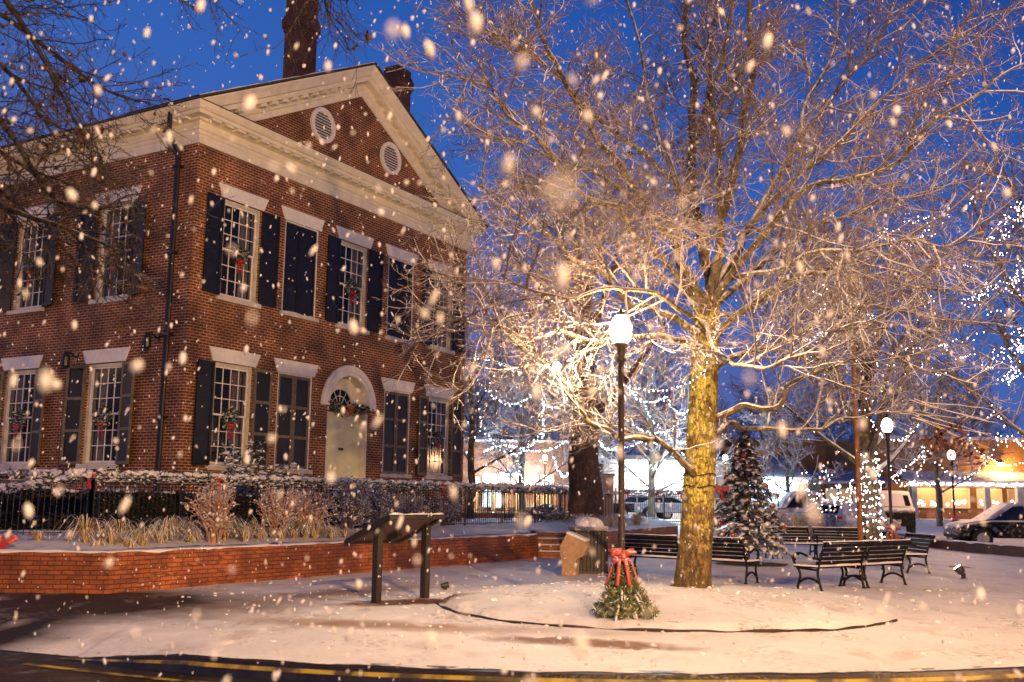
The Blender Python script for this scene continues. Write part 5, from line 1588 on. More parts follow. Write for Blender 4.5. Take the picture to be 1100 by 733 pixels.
# tall evergreen at the house corner
p = Vector((C0.x, C0.y)) + S2 * 1.4 + N2 * .9
r = random.Random(95)
o = thing('evergreen_shrub', 'tall loose evergreen shrub with snowy boughs at the courthouse corner', 'shrub', (p.x, p.y, .8))
mb, s_, w_ = MB(), MB(), MB()
for k in range(80):
    a = r.uniform(0, 2 * PI); el = r.uniform(.1, 1.2); d = Vector((math.cos(a) * math.cos(el), math.sin(a) * math.cos(el), math.sin(el)))
    L = r.uniform(.7, 1.5) * (1.1 if el > .7 else .95)
    q = shoot(r, Vector((0, 0, r.uniform(.2, .9))), d, L, 7, .10, -.05); w_.tube(q, taper(.015, .005, 7), 4)
    for i in range(2, 8):
        for _ in range(14): mb.leaf(q[i] + Vector((r.gauss(0, .05), r.gauss(0, .05), r.gauss(0, .04))), .11, .035, 0, r)
        if r.random() < .8: s_.blob(tuple(q[i] + Vector((0, 0, .045))), .07, .07, .028, 0, 1, .5, r)
w_.build('stems', 'bark_dark', o); mb.build('foliage', 'evergreen_leaf', o); s_.build('snow_cap', 'snow_clump', o, smooth=True)

def grass_clump(x, y, H, n, seed, green=.2):
    r = random.Random(seed); mb = MB()
    for k in range(n):
        a = r.uniform(0, 2 * PI); L = H * r.uniform(.6, 1.2); out = r.uniform(.25, 1.1) * H
        d = Vector((math.cos(a), math.sin(a), 0)); s = Vector((-d.y, d.x, 0)) * r.uniform(.006, .012); b0 = d * r.uniform(0, .07)
        P = smooth_path([b0, b0 + d * out * .3 + Vector((0, 0, L * .65)), b0 + d * out * .75 + Vector((0, 0, L * .72)), b0 + d * out * 1.2 + Vector((0, 0, L * r.uniform(.15, .5)))], 2)
        m_ = 1 if r.random() < green else 0
        for i in range(len(P) - 1):
            k0 = 1 - .6 * i / len(P); k1 = 1 - .6 * (i + 1) / len(P)
            mb.quad(P[i] - s * k0, P[i] + s * k0, P[i + 1] + s * k1, P[i + 1] - s * k1, m_)
    o = mb.build('grass_clump', ['dry_grass', 'green_blade']); o.location = (x, y, zbed(x, y) - .02)
    return o
r = random.Random(99)
wd = (W1 - W0).normalized(); wn = Vector((-wd.y, wd.x))
kk = 0
for i in range(96):
    t = (i + r.random() * .8) / 96 * 9.5 + .25
    p = W0 + wd * t + wn * r.uniform(.5, 1.9)
    if t > 7.2 and r.random() < .5: continue
    o = grass_clump(p.x, p.y, r.choice((r.uniform(.14, .28), r.uniform(.3, .6))) if t < 6 else r.uniform(.12, .32), r.choice((20, 34, 56)), 300 + i, .22 if t < 5 else .08)
    tag(o, 'clump of dry golden strap leaved grass bent by snow on the brick garden bed', 'grass clump', 'dry grass clumps along the top of the garden wall')
for i in range(9):
    p = W0 + Vector((-.4 - i * .45, .55 + r.random() * .9)); o = grass_clump(p.x, p.y, .22, 34, 380 + i, .0)
    tag(o, 'low clump of dry grass above the dark wall return at the left', 'grass clump', 'dry grass above the dark wall return')
for i in range(12):
    t = i / 12; p = BB.lerp(CC, .25 + .75 * t) + Vector((-.85 - .5 * r.random(), .3)); o = grass_clump(p.x, p.y, .5, 60, 400 + i, .05)
    tag(o, 'tan grass clump on the bed behind the benches left of the big trunk', 'grass clump', 'tan grasses behind the bench wall')
for i, (u, v, Y) in enumerate([(852, 572, 40), (864, 572, 41), (876, 572, 41)]):
    p = at(u, v, Y); o = grass_clump(p.x, p.y, 1.35, 150, 430 + i, .0); o.location.z = .0
    tag(o, 'tall tan ornamental grass clump in front of the pale pickup truck', 'grass clump', 'tall tan grasses in front of the pickup truck')

# ------------------------------------------------------------------ vehicles
def bevel(o, w=.05, s=2):
    m_ = o.modifiers.new('bevel', 'BEVEL'); m_.width = w; m_.segments = s; m_.limit_method = 'ANGLE'; m_.angle_limit = R(25)
def vehicle(name, label, cat, kind, loc, rot, paint, H=1.5):
    o = thing(name, label, cat, loc, rot)
    W = .92
    if kind == 'pickup':
        L, base, hood, belt = 5.6, .42, 1.08, 1.12; wx = (-1.75, 1.75); wr = .40
        body = [(-2.8, .55), (-2.8, 1.10), (-.55, 1.10), (-.5, 1.14), (1.05, 1.14), (1.15, 1.10), (2.6, 1.02), (2.78, .9), (2.8, .55)]
        cab = [(-.62, 1.13), (-.50, 1.78), (-.35, 1.88), (.62, 1.88), (.80, 1.82), (1.35, 1.13)]
        glass = [[(-.42, 1.18), (-.34, 1.72), (.12, 1.76), (.12, 1.18)], [(.22, 1.18), (.22, 1.76), (.66, 1.74), (1.10, 1.18)]]
    elif kind == 'suv':
        L, base = 4.7, .4; wx = (-1.4, 1.42); wr = .37
        body = [(-2.35, .5), (-2.38, .95), (-2.30, 1.10), (1.05, 1.06), (1.2, 1.04), (2.1, .92), (2.32, .78), (2.36, .5)]
        cab = [(-2.28, 1.08), (-2.05, 1.58), (-1.85, 1.68), (.15, 1.70), (.40, 1.64), (1.30, 1.05)]
        glass = [[(-2.0, 1.14), (-1.85, 1.55), (-1.25, 1.58), (-1.25, 1.12)], [(-1.15, 1.12), (-1.15, 1.59), (-.25, 1.60), (-.25, 1.11)], [(-.15, 1.11), (-.15, 1.60), (.25, 1.58), (.98, 1.10)]]
    else:
        L, base = 4.6, .35; wx = (-1.38, 1.38); wr = .34
        body = [(-2.3, .45), (-2.32, .85), (-2.15, 1.0), (-1.4, 1.02), (1.0, .98), (1.9, .86), (2.25, .70), (2.3, .45)]
        cab = [(-1.75, 1.0), (-1.10, 1.38), (-.9, 1.43), (.05, 1.43), (.30, 1.38), (1.15, .98)]
        glass = [[(-1.40, 1.05), (-1.02, 1.32), (-.55, 1.35), (-.55, 1.04)], [(-.47, 1.04), (-.47, 1.35), (.12, 1.34), (.80, 1.02)]]
    # lower edge with wheel arches
    low = []
    for w in sorted(wx, reverse=True):
        for k in range(9):
            a = PI * k / 8; low.append((w + (wr + .07) * math.cos(a), .40 + (wr + .04) * math.sin(a) * .98))
    lowp = [(body[-1][0], .38)] + low + [(body[0][0], .38)]
    poly = body + lowp
    mb = MB(); mb.prism(poly, -W, W)
    b_ = mb.build('body', paint, o, recalc=True); bevel(b_, .06, 2)
    mb = MB(); n = len(cab)
    def tw(z): return W - .04 - max(0, z - 1.05) * .26
    mb.v = [(x, -tw(z), z) for x, z in cab] + [(x, tw(z), z) for x, z in cab]
    mb.f = [tuple(range(n)), tuple(reversed(range(n, 2 * n)))] + [(i, n + i, n + (i + 1) % n, (i + 1) % n) for i in range(n)]; mb.m = [0] * len(mb.f)
    c_ = mb.build('cabin', paint, o, recalc=True); bevel(c_, .05, 2)
    for gl in glass:
        for s in (-1, 1):
            mb = MB(); mb.v = [(x, s * (tw(z) + .006), z) for x, z in gl]; mb.f = [tuple(range(len(gl)))]; mb.m = [0]; mb.build('window', 'car_glass', o)
    for (i, j) in ((len(cab) - 1, len(cab) - 2), (0, 1)):
        (xa, za), (xb, zb) = cab[i], cab[j]
        sgn = 1 if xa > 0 else -1
        mb = MB(); f0, f1 = .12, .92
        pa = (xa + (xb - xa) * f0 + .012 * sgn, za + (zb - za) * f0 + .008); pb = (xa + (xb - xa) * f1 + .012 * sgn, za + (zb - za) * f1 + .008)
        mb.quad((pa[0], -tw(pa[1]) + .1, pa[1]), (pa[0], tw(pa[1]) - .1, pa[1]), (pb[0], tw(pb[1]) - .1, pb[1]), (pb[0], -tw(pb[1]) + .1, pb[1]))
        mb.build('windscreen' if sgn > 0 else 'rear_window', 'car_glass', o)
    for w in wx:
        for s in (-1, 1):
            mb = MB(); P = [(.0, -.0), (wr - .06, 0), (wr, .03), (wr, .19), (wr - .06, .22), (0, .22)]
            nn = 20; n0 = 0
            for (rr_, yy) in P:
                for k in range(nn): mb.v.append((w + rr_ * math.cos(2 * PI * k / nn), s * (W - .20 + yy), wr + rr_ * math.sin(2 * PI * k / nn)))
            for i in range(len(P) - 1):
                for k in range(nn): mb.f.append((i * nn + k, i * nn + (k + 1) % nn, (i + 1) * nn + (k + 1) % nn, (i + 1) * nn + k)); mb.m.append(0)
            wh = mb.build('wheel', 'tyre', o, recalc=True)
            mb = MB(); mb.v = [(w + .22 * math.cos(2 * PI * k / nn), s * (W + .024), wr + .22 * math.sin(2 * PI * k / nn)) for k in range(nn)]; mb.f = [tuple(range(nn))]; mb.m = [0]; mb.build('rim', 'rim', wh)
    fx = body[-1][0]
    for s in (-1, 1):
        mb = MB(); mb.box(fx - .12, fx + .012, s * .72 - .16, s * .72 + .16, .66, .80); mb.build('headlight', 'concrete', o, recalc=True)
        mb = MB(); mb.box(body[0][0] - .012, body[0][0] + .08, s * .78 - .10, s * .78 + .10, .74, .95); mb.build('tail_light', 'ribbon_red', o, recalc=True)
    # snow lying on roof, hood and glass
    mb = MB()
    def sheet(P, hw, h):
        Q = [Vector((x, 0, z)) for x, z in P]; Q = pts_on(Q, .12)
        for i in range(len(Q) - 1):
            for j in range(8):
                ya, yb = -1 + j / 4, -1 + (j + 1) / 4
                def pt(q, y):
                    ed = 1 - abs(y) ** 4; w = hw(q.z); return (q.x, y * w, q.z + .012 + h * ed * (.75 + .5 * noise.noise(Vector((q.x * 2, y * 2, 7)))))
                mb.quad(pt(Q[i], ya), pt(Q[i], yb), pt(Q[i + 1], yb), pt(Q[i + 1], ya))
    top = [p for p in cab]
    sheet(top if kind != 'pickup' else top[1:], lambda z: tw(z) - .02, .035)
    hood_ = [p for p in body if p[0] > cab[-1][0] - .05 and p[1] > .75]
    if len(hood_) > 1: sheet([(cab[-1][0], cab[-1][1])] + hood_, lambda z: W - .03, .03)
    if kind == 'pickup': sheet([(-2.78, 1.11), (-.6, 1.11)], lambda z: W - .02, .035)
    mb.build('snow_cap', 'snow', o, smooth=True)
    return o
p = at(868, 560, 46); vehicle('pickup_truck', 'pale snow covered pickup truck parked behind the far benches', 'pickup truck', 'pickup', (p.x, 46, .22), R(176), 'car_white')
p = at(899, 560, 43); vehicle('parked_car', 'blue snow covered car parked right of the pale pickup truck', 'car', 'sedan', (p.x + .3, 43.5, .18), R(-12), 'car_blue')
p = at(938, 560, 40); vehicle('parked_car', 'grey blue car half hidden behind the light wrapped trunk', 'car', 'sedan', (p.x + .1, 41.5, .18), R(70), 'car_grey')
p = at(1082, 560, 40); vehicle('parked_car', 'dark snow capped car parked behind the low wall at the right edge', 'car', 'suv', (p.x, 39.5, -.0), R(172), 'car_dark')
p = at(957, 560, 47); vehicle('parked_van', 'dark boxy vehicle with a snow edged roof right of the light wrapped trunk', 'van', 'suv', (p.x, 47, .22), R(72), 'car_dark').scale = (1.0, 1.0, 1.15)
p = at(700, 545, 60)
for i, (u, c, lab) in enumerate(((690, 'car_dark', 'dark parked car in front of the bright shop windows near the lamp post'), (718, 'car_grey', 'grey parked car in front of the bright shop windows near the big trunk'))):
    p = at(u, 545, 64); vehicle('parked_car', lab, 'car', 'sedan', (p.x, 64, .5), R(4), c)

# ------------------------------------------------------------------ shops across the square
def shop(name, label, x0, x1, Y, dep, z0, z1, wall, cat='shop'):
    o = thing(name, label, cat, ((x0 + x1) / 2, Y, 0), 0)
    w = (x1 - x0) / 2
    return o, w
def U(u, Y): return at(u, 543, Y).x
def Zv(u, v, Y): return at(u, v, Y).z
# right shop: orange upper wall, white light trimmed awning, three columns
Y = 80
x0, x1 = U(958, Y), U(1180, Y); xc = (x0 + x1) / 2; w = (x1 - x0) / 2
o = thing('shop_building', 'orange walled shop with a light trimmed awning on pale columns at the right edge', 'building', (xc, Y, 0))
mb = MB(); mb.box(-w, w, 3, 16, .2, Zv(1050, 470, Y)); mb.build('wall', 'orange_wall', o, recalc=True)
mb = MB(); mb.box(-w - .2, w + .2, 2.8, 3.1, Zv(1050, 470, Y), Zv(1050, 467, Y)); mb.build('coping', 'snow', o, recalc=True)
aw0 = U(976, Y) - xc; zt, zb = Zv(1040, 513, Y), Zv(1040, 523.5, Y)
mb = MB(); mb.prism([(0, 0)], 0, 0) if False else None
mb.quad((aw0, 0, zt - .25), (w, 0, zt - .25), (w, 3.0, zt + .55), (aw0, 3.0, zt + .55)); mb.box(aw0, w, -.02, 3.0, zt - .33, zt - .26)
mb.build('awning_roof', 'snow', o)
mb = MB(); mb.box(aw0 + .05, w, .0, .12, zb, zt - .335); mb.build('awning_fascia', 'cream_paint', o, recalc=True)
for u in (983, 1062, 1097, 1135):
    xx = U(u, Y) - xc; mb = MB(); mb.box(xx - .22, xx + .22, .02, .46, .4, zb - .002); mb.box(xx - .3, xx + .3, -.04, .52, .4, .62); mb.build('column', 'cream_paint', o, recalc=True)
sh0 = U(988, Y) - xc
mb = MB(); mb.box(sh0, w, 2.6, 3.0, .45, 1.35); mb.build('panel', 'far_brick', o, recalc=True)
for a, b_ in ((990, 1024), (1028, 1058), (1066, 1094), (1100, 1130)):
    xa, xb = U(a, Y) - xc, U(b_, Y) - xc
    mb = MB(); mb.box(xa, xa + .12, 2.5, 2.62, 1.36, 2.95); mb.box(xb - .12, xb, 2.5, 2.62, 1.36, 2.95); mb.box(xa + .12, xb - .12, 2.5, 2.62, 1.36, 1.46); mb.box(xa + .12, xb - .12, 2.5, 2.62, 2.85, 2.95)
    wi = mb.build('window', 'cream_paint', o, recalc=True)
    mb = MB(); mb.quad((xa + .12, 2.58, 1.46), (xb - .12, 2.58, 1.46), (xb - .12, 2.58, 2.85), (xa + .12, 2.58, 2.85)); mb.build('pane', 'shop_glow_dim', wi)
    mb = MB(); rr_ = random.Random(a)
    for k in range(11):
        xq = rr_.uniform(xa + .3, xb - .3); mb.blob((xq, 2.56, rr_.uniform(1.6, 2.0)), .07, .02, .07, 0, 1, .3)
    mb.build('lights', 'mini_light', wi)
ps = [[Vector((U(976, Y) + i * .12, Y - .05, zb + .25 + .18 * noise.noise(Vector((i * .3, 0, 0)))))  for i in range(170)]]
string_lights('row of small white lights along the awning of the orange walled shop', ps, .035, .16, 'mini_light', 30, .05, False)
mb = MB(); mb.box(U(945, 70), U(1200, 70), 76.5, 86, -.1, .50); mb.box(U(945, 70), U(1200, 70), 74.5, 76.495, -.1, .25)
tag(mb.build('pavement', 'snow', recalc=True), kind='structure')
# wall lamp washing the orange wall near the right edge
wlx, wlz = U(1093, Y), Zv(1093, 497, Y)
o = thing('wall_lamp', 'bright warm wall lamp high on the orange shop wall at the right edge', 'lamp', (wlx, Y + 2.6, wlz))
mb = MB(); mb.blob((0, -.25, .0), .28, .2, .22, 0, 2, 0); mb.build('bulb', 'flood_glow', o, smooth=True)
mb = MB(); mb.box(-.08, .08, -.1, .4, -.07, .07); mb.lathe([(.32, .05), (.25, .22), (.08, .30), (0, .31)], (0, -.25, 0), 12); mb.build('bracket', 'iron', o)

# grey roofed shop with bright window and wreathed column
Y = 74
x0, x1 = U(800, Y), U(866, Y); xc = (x0 + x1) / 2; w = (x1 - x0) / 2
o = thing('shop_building', 'grey roofed shop with glowing blue white windows behind the pale pickup truck', 'building', (xc, Y, 0))
mb = MB(); mb.box(-w, w, .5, 12, 0, Zv(840, 512, Y)); mb.build('wall', 'green_paint', o, recalc=True)
mb = MB(); za, zb_ = Zv(840, 513, Y), Zv(840, 487, Y)
mb.quad((-w - .3, -.5, za), (w + .3, -.5, za), (w + .1, 6, zb_), (-w - .1, 6, zb_)); mb.quad((-w - .3, -.5, za), (-w - .1, 6, zb_), (-w - .1, 12, za), (-w - .3, 12.5, za)); mb.quad((w + .3, -.5, za), (w + .3, 12.5, za), (w + .1, 12, za), (w + .1, 6, zb_)); mb.box(-w - .3, w + .3, -.52, -.45, za - .18, za)
mb.build('roof', 'roof_grey', o)
mb = MB(); mb.box(-w, w, 6.2, 12, za, Zv(840, 476, Y)); mb.build('upper_wall', 'far_brick', o, recalc=True)
for a, b_ in ((806, 818), (820, 834), (836, 848), (850, 861)):
    xa, xb = U(a, Y) - xc, U(b_, Y) - xc
    mb = MB(); mb.box(xa, xb, .40, .49, 1.0, 3.1); wi = mb.build('window', 'stone_white', o, recalc=True)
    mb = MB(); mb.quad((xa + .08, .39, 1.08), (xb - .08, .39, 1.08), (xb - .08, .39, 3.0), (xa + .08, .39, 3.0)); mb.build('pane', 'shop_glow_white', wi)
for u in (843, 828):
    xx = U(u, Y) - xc
    mb = MB(); mb.lathe([(.30, 0), (.22, .07), (.14, .0), (.22, -.07), (.30, 0)], (xx, .28, 2.25), 12); q = mb.build('star_decoration', 'bow_pink', o)
xx = U(867, Y) - xc
o2 = thing('wreathed_column', 'pale column wound with dark greenery beside the glowing shop window', 'column', (U(865, Y), Y - .2, 0))
mb = MB(); mb.box(-.16, .16, -.16, .16, 0, za); mb.build('shaft', 'stone_white', o2, recalc=True)
mb = MB(); rr_ = random.Random(5)
for k in range(500):
    t = rr_.random(); a = t * 26; mb.leaf((.22 * math.cos(a) + rr_.gauss(0, .05), .22 * math.sin(a) + rr_.gauss(0, .05), .3 + t * 2.9), .28, .10, 0, rr_)
mb.build('garland', 'garland_leaf', o2)
string_lights('icicle lights under the eaves of the grey roofed shop', [[Vector((U(806, Y) + i * .1, Y - .55, za - .28)) for i in range(40)]], .045, .14, 'mini_light_blue', 33, .10, False)
# green and brick shop
Y = 76
x0, x1 = U(867, Y), U(955, Y); xc = (x0 + x1) / 2; w = (x1 - x0) / 2
o = thing('shop_building', 'low green and brick shop between the pickup truck and the light wrapped tree', 'building', (xc, Y, 0))
mb = MB(); mb.box(-w, -w + 1.1, .3, 11, 0, 3.3); mb.build('wall', 'green_paint', o, recalc=True)
mb = MB(); mb.box(-w + 1.1, w, .4, 11, 0, 3.3); mb.build('brick_wall', 'far_brick', o, recalc=True)
mb = MB(); za, zb_ = Zv(900, 517, Y), Zv(900, 503, Y); mb.quad((-w - .2, -.6, za), (w + .2, -.6, za), (w + .2, 5.5, zb_), (-w - .2, 5.5, zb_)); mb.quad((-w - .2, 5.5, zb_), (w + .2, 5.5, zb_), (w + .2, 11.4, za), (-w - .2, 11.4, za)); mb.box(-w - .2, w + .2, -.62, -.55, za - .2, za); mb.build('roof', 'roof_grey', o)
for k in range(4):
    xa = -w + 1.5 + k * (2 * w - 2) / 4; mb = MB(); mb.box(xa, xa + .9, .3, .39, .3, 2.7); wi = mb.build('door' if k == 1 else 'window', 'cream_paint', o, recalc=True)
    mb = MB(); mb.quad((xa + .1, .29, 1.0), (xa + .8, .29, 1.0), (xa + .8, .29, 2.6), (xa + .1, .29, 2.6)); mb.build('pane', 'shop_glow_dim', wi)
# long orange brick building behind them
Y = 96
x0, x1 = U(790, Y), U(965, Y); xc = (x0 + x1) / 2; w = (x1 - x0) / 2
o = thing('brick_building', 'plain orange brown building rising behind the grey roofed shops', 'building', (xc, Y, 0))
mb = MB(); mb.box(-w, w, 0, 12, 0, Zv(850, 474, Y)); mb.build('wall', 'orange_wall', o, recalc=True)
mb = MB(); mb.box(-w - .2, w + .2, -.2, 12.2, Zv(850, 474, Y), Zv(850, 471, Y)); mb.build('roof', 'roof_grey', o, recalc=True)
# centre shop, brightly lit windows
Y = 78
x0, x1 = U(655, Y), U(790, Y); xc = (x0 + x1) / 2; w = (x1 - x0) / 2
o = thing('shop_building', 'shop with large glowing white windows between the lamp post and the big trunk', 'building', (xc, Y, 0))
zt = Zv(700, 494, Y)
mb = MB(); mb.box(-w, w, .3, 12, 0, zt); mb.build('wall', 'stone_pillar', o, recalc=True)
mb = MB(); mb.box(-w - .3, w + .3, -.9, 12.2, zt, zt + .3); mb.build('roof', 'roof_dark', o, recalc=True)
for a, b_, v0, v1 in ((674, 690, 499, 508), (674, 686, 513, 529), (688, 694, 513, 530), (697, 712, 512, 529), (695, 712, 499, 507), (715, 733, 510, 530), (737, 750, 510, 530), (756, 770, 510, 530)):
    xa, xb = U(a, Y) - xc, U(b_, Y) - xc; za, zb_ = Zv(a, v1, Y), Zv(a, v0, Y)
    mb = MB(); mb.box(xa, xb, .20, .29, za, zb_); wi = mb.build('window', 'stone_white', o, recalc=True)
    mb = MB(); mb.quad((xa + .07, .19, za + .07), (xb - .07, .19, za + .07), (xb - .07, .19, zb_ - .07), (xa + .07, .19, zb_ - .07)); mb.build('pane', 'shop_glow_white', wi)
for u in (693, 714, 735, 753):
    xx = U(u, Y) - xc; mb = MB(); mb.box(xx - .12, xx + .12, -.8, -.55, 0, zt - .003); mb.build('post', 'stone_pillar', o, recalc=True)
# left brick building with gables
Y = 82
x0, x1 = U(490, Y), U(612, Y); xc = (x0 + x1) / 2; w = (x1 - x0) / 2
o = thing('brick_building', 'red brown brick building with a glowing shopfront seen past the courthouse corner', 'building', (xc, Y, 0))
ze = Zv(560, 503, Y)
mb = MB(); mb.box(-w, w, .3, 12, 0, ze); mb.build('wall', 'far_brick', o, recalc=True)
mb = MB(); zr = Zv(560, 475, Y)
mb.box(-w - .1, w + .1, .2, 12, ze, zr); mb.build('upper_wall', 'far_brick', o, recalc=True)
mb = MB(); mb.box(-w - .2, w + .2, .1, 12.2, zr, zr + .18); mb.build('coping', 'snow', o, recalc=True)
for a, b_, v0, v1, mt_ in ((518, 532, 509, 521, 'shop_glow_white'), (535, 547, 508, 517, 'shop_glow_white'), (549, 562, 508, 520, 'shop_glow_warm'), (565, 578, 511, 520, 'shop_glow_white'), (581, 595, 510, 520, 'shop_glow_warm'), (505, 514, 512, 545, 'shop_glow_white'), (518, 528, 524, 545, 'shop_glow_white'), (532, 541, 526, 546, 'shop_glow_white'), (545, 556, 528, 545, 'shop_glow_dim'), (560, 575, 526, 545, 'shop_glow_dim'), (580, 592, 528, 545, 'shop_glow_warm')):
    xa, xb = U(a, Y) - xc, U(b_, Y) - xc; za, zb_ = Zv(a, v1, Y), Zv(a, v0, Y)
    mb = MB(); mb.box(xa, xb, .20, .29, za, zb_); wi = mb.build('window', 'stone_white', o, recalc=True)
    mb = MB(); mb.quad((xa + .07, .19, za + .07), (xb - .07, .19, za + .07), (xb - .07, .19, zb_ - .07), (xa + .07, .19, zb_ - .07)); mb.build('pane', mt_, wi)
for u in (512, 530, 543, 556, 577, 596):
    xx = U(u, Y) - xc; mb = MB(); mb.box(xx - .16, xx + .16, -.7, -.4, 0, Zv(u, 522, Y)); mb.build('column', 'orange_wall', o, recalc=True)
mb = MB(); mb.box(-w, w, -.9, .3, Zv(560, 524, Y), Zv(560, 521, Y)); mb.build('canopy', 'snow', o, recalc=True)
# pale stone pillar and dark post behind the steps
p = at(653, 556, 40); o = thing('stone_pillar', 'pale square stone pillar between the thick dark trunk and the lamp post', 'pillar', (p.x, 40, .6))
mb = MB(); mb.box(-.20, .20, -.2, .2, 0, Zv(653, 512, 40) - .6); mb.box(-.25, .25, -.25, .25, 0, .2); mb.box(-.25, .25, -.25, .25, Zv(653, 512, 40) - .6, Zv(653, 509, 40) - .6); mb.build('shaft', 'stone_pillar', o, recalc=True)
p = at(643, 556, 38.5); o = thing('dark_post', 'dark square post just right of the thick dark trunk', 'post', (p.x, 38.5, .6))
mb = MB(); mb.box(-.11, .11, -.11, .11, 0, 1.55); mb.box(-.13, .13, -.13, .13, 1.55, 1.6); mb.build('shaft', 'bin_metal', o, recalc=True)
# wooded slope far behind
mb = MB()
for i in range(60):
    xx = -260 + i * 9.5
    def hh(x): return 10 + 5 * noise.noise(Vector((x * .012, 0, 0))) + 1.5 * noise.noise(Vector((x * .09, 3, 0)))
    x2 = xx + 9.5
    mb.quad((xx, 210, -1), (x2, 210, -1), (x2, 250, hh(x2)), (xx, 250, hh(xx))); mb.quad((xx, 250, hh(xx)), (x2, 250, hh(x2)), (x2, 340, -1), (xx, 340, -1))
plain('far_woods', (.20, .18, .20), .95, .4, .25)
tag(mb.build('hills', 'far_woods', smooth=True), kind='structure')

# ------------------------------------------------------------------ small things on the snow
fl = at(1031, 618, 22.9)
o = thing('flood_light', 'small lit flood light standing on the snow at the right, aimed up at the tree', 'flood light', (fl.x, fl.y, 0), R(150))
mb = MB(); mb.lathe([(0, .0), (.07, .0), (.085, .04), (.10, .12), (.105, .16)], (0, 0, 0), 16); hd = mb.build('housing', 'bin_metal', o, smooth=True)
hd.location = (-.06, 0, .12); hd.rotation_euler = (0, R(38), 0)
mb = MB(); mb.lathe([(0, .148), (.098, .15), (.06, .18), (0, .19)], (0, 0, 0), 16); le = mb.build('lens', 'flood_glow', hd, smooth=True)
mb = MB(); mb.box(-.12, -.03, -.04, .04, 0, .13); mb.box(-.16, .01, -.06, .06, 0, .02); mb.build('stand', 'iron', o, recalc=True)
o = thing('ground_light', 'small unlit spot light lying on the snow right of the information sign', 'spot light', (at(478, 631, 18.5).x, 18.5, .0), R(20))
mb = MB(); mb.lathe([(0, -.07), (.04, -.07), (.055, .06), (0, .06)], (0, 0, 0), 12); q = mb.build('housing', 'bin_metal', o); q.location = (0, 0, .075); q.rotation_euler = (0, R(80), 0)
mb = MB(); mb.box(-.03, .03, -.03, .03, 0, .05); mb.build('stand', 'iron', o, recalc=True)
o = thing('fallen_stick', 'thin dark stick lying on the snow behind the flood light', 'stick', (at(1050, 606, 27).x, 27, .02))
mb = MB(); mb.tube(shoot(random.Random(2), Vector((-.75, -.05, .01)), Vector((1, .08, 0)), 1.5, 8, .05, 0), taper(.022, .012, 8), 5); mb.build('wood', 'bark_dark', o)

r = random.Random(66); mb = MB(); mbt = MB()
for k in range(520):
    a = r.uniform(0, 2 * PI); d = 6.5 * r.random() ** .6; x, y = CB.x + d * math.cos(a) * 1.2, CB.y + d * math.sin(a)
    if y < kerb_y(x) + .1 or y > 24: continue
    s = r.uniform(.010, .035); mb.blob((x, y, plaza_z(x, y) + s * .3), s * r.uniform(.8, 1.6), s, s * .7, 0, 1, .5, r)
    if r.random() < .22:
        w = r.uniform(0, PI); L = r.uniform(.04, .16); z = plaza_z(x, y) + .012; mbt.tube([Vector((x, y, z)), Vector((x + L * math.cos(w), y + L * math.sin(w), z + .006))], [.004, .002], 3, 0, False)
tag(mb.build('snow_clumps', 'snow_clump'), kind='stuff'); tag(mbt.build('fallen_twigs', 'bark_dark'), kind='stuff')
# ------------------------------------------------------------------ falling snow
r = random.Random(5)
mb = MB(); V, F = ICO[1]
def flake(c, s):
    n = len(mb.v); k = r.uniform(1.1, 2.6); tx, ty_ = r.gauss(.08, .25), r.gauss(0, .2)
    sx_ = s * r.uniform(.65, 1.25)
    for v in V: mb.v.append((c.x + v.x * sx_ + v.z * s * k * tx, c.y + v.y * s + v.z * s * k * ty_, c.z + v.z * s * k))
    for f in F: mb.f.append(tuple(n + i for i in f)); mb.m.append(0)
cnt = 0
while cnt < 5800:
    Y = 1.2 + 14.5 * r.random() ** (1 / 1.9)
    p = EYE + Vector((r.uniform(-.66, .66) * Y, Y, (r.uniform(-.24, .58)) * Y))
    if p.z < .05 or p.z > 10: continue
    flake(p, .0050 + .0085 * r.random() ** 2.4); cnt += 1
for u, v, Y, s in ((422, 33, 1.3, .0085), (545, 178, 1.7, .0085), (600, 205, .62, .0060), (938, 102, 2.4, .010), (560, 68, 1.5, .0060), (805, 72, 3, .010), (770, 478, 2.0, .0075), (560, 560, 1.6, .006)):
    flake(at(u, v, Y), s)
tag(mb.build('falling_snow', 'flake', smooth=True), kind='stuff')

# ------------------------------------------------------------------ light
def point(name, loc, power, c, rad_=.12, kind='POINT', parent=None, rot=None, size=None, blend=.5):
    l = bpy.data.lights.new(name, kind); l.energy = power; l.color = c; l.shadow_soft_size = rad_
    if kind == 'SPOT': l.spot_size = size; l.spot_blend = blend
    o = bpy.data.objects.new(name, l); col.objects.link(o); o.location = loc
    if rot is not None: o.rotation_euler = rot
    return o
WARM = (1, .66, .34)
LIGHTS = []
def globe_mat(name):
    """frosted lamp glass: glows, and lets half of the lamp inside through"""
    m_ = MATS[name]; nt = m_.node_tree; b = nt.nodes['Principled BSDF']
    t = nt.nodes.new('ShaderNodeBsdfTransparent'); mx = nt.nodes.new('ShaderNodeMixShader'); mx.inputs[0].default_value = .5
    nt.links.new(b.outputs[0], mx.inputs[1]); nt.links.new(t.outputs[0], mx.inputs[2]); nt.links.new(mx.outputs[0], nt.nodes['Material Output'].inputs['Surface'])
globe_mat('lamp_glow'); globe_mat('far_lamp_glow'); globe_mat('flood_glow')
AMBER = (1, .50, .20)
point('lamp_light', (lx, ly, LAMP_H + .10), 2000, WARM, .12)
point('lamp_light', (p2.x, 28.6, 3.80), 420, WARM, .12)
point('lamp_light', (p3.x, 44, 3.75), 1600, AMBER, .12)
p = at(598, 394, 14.75)
o = thing('added_branch_lamp', 'added glaring bulb on the low left limb of the big tree', 'lamp', tuple(p))
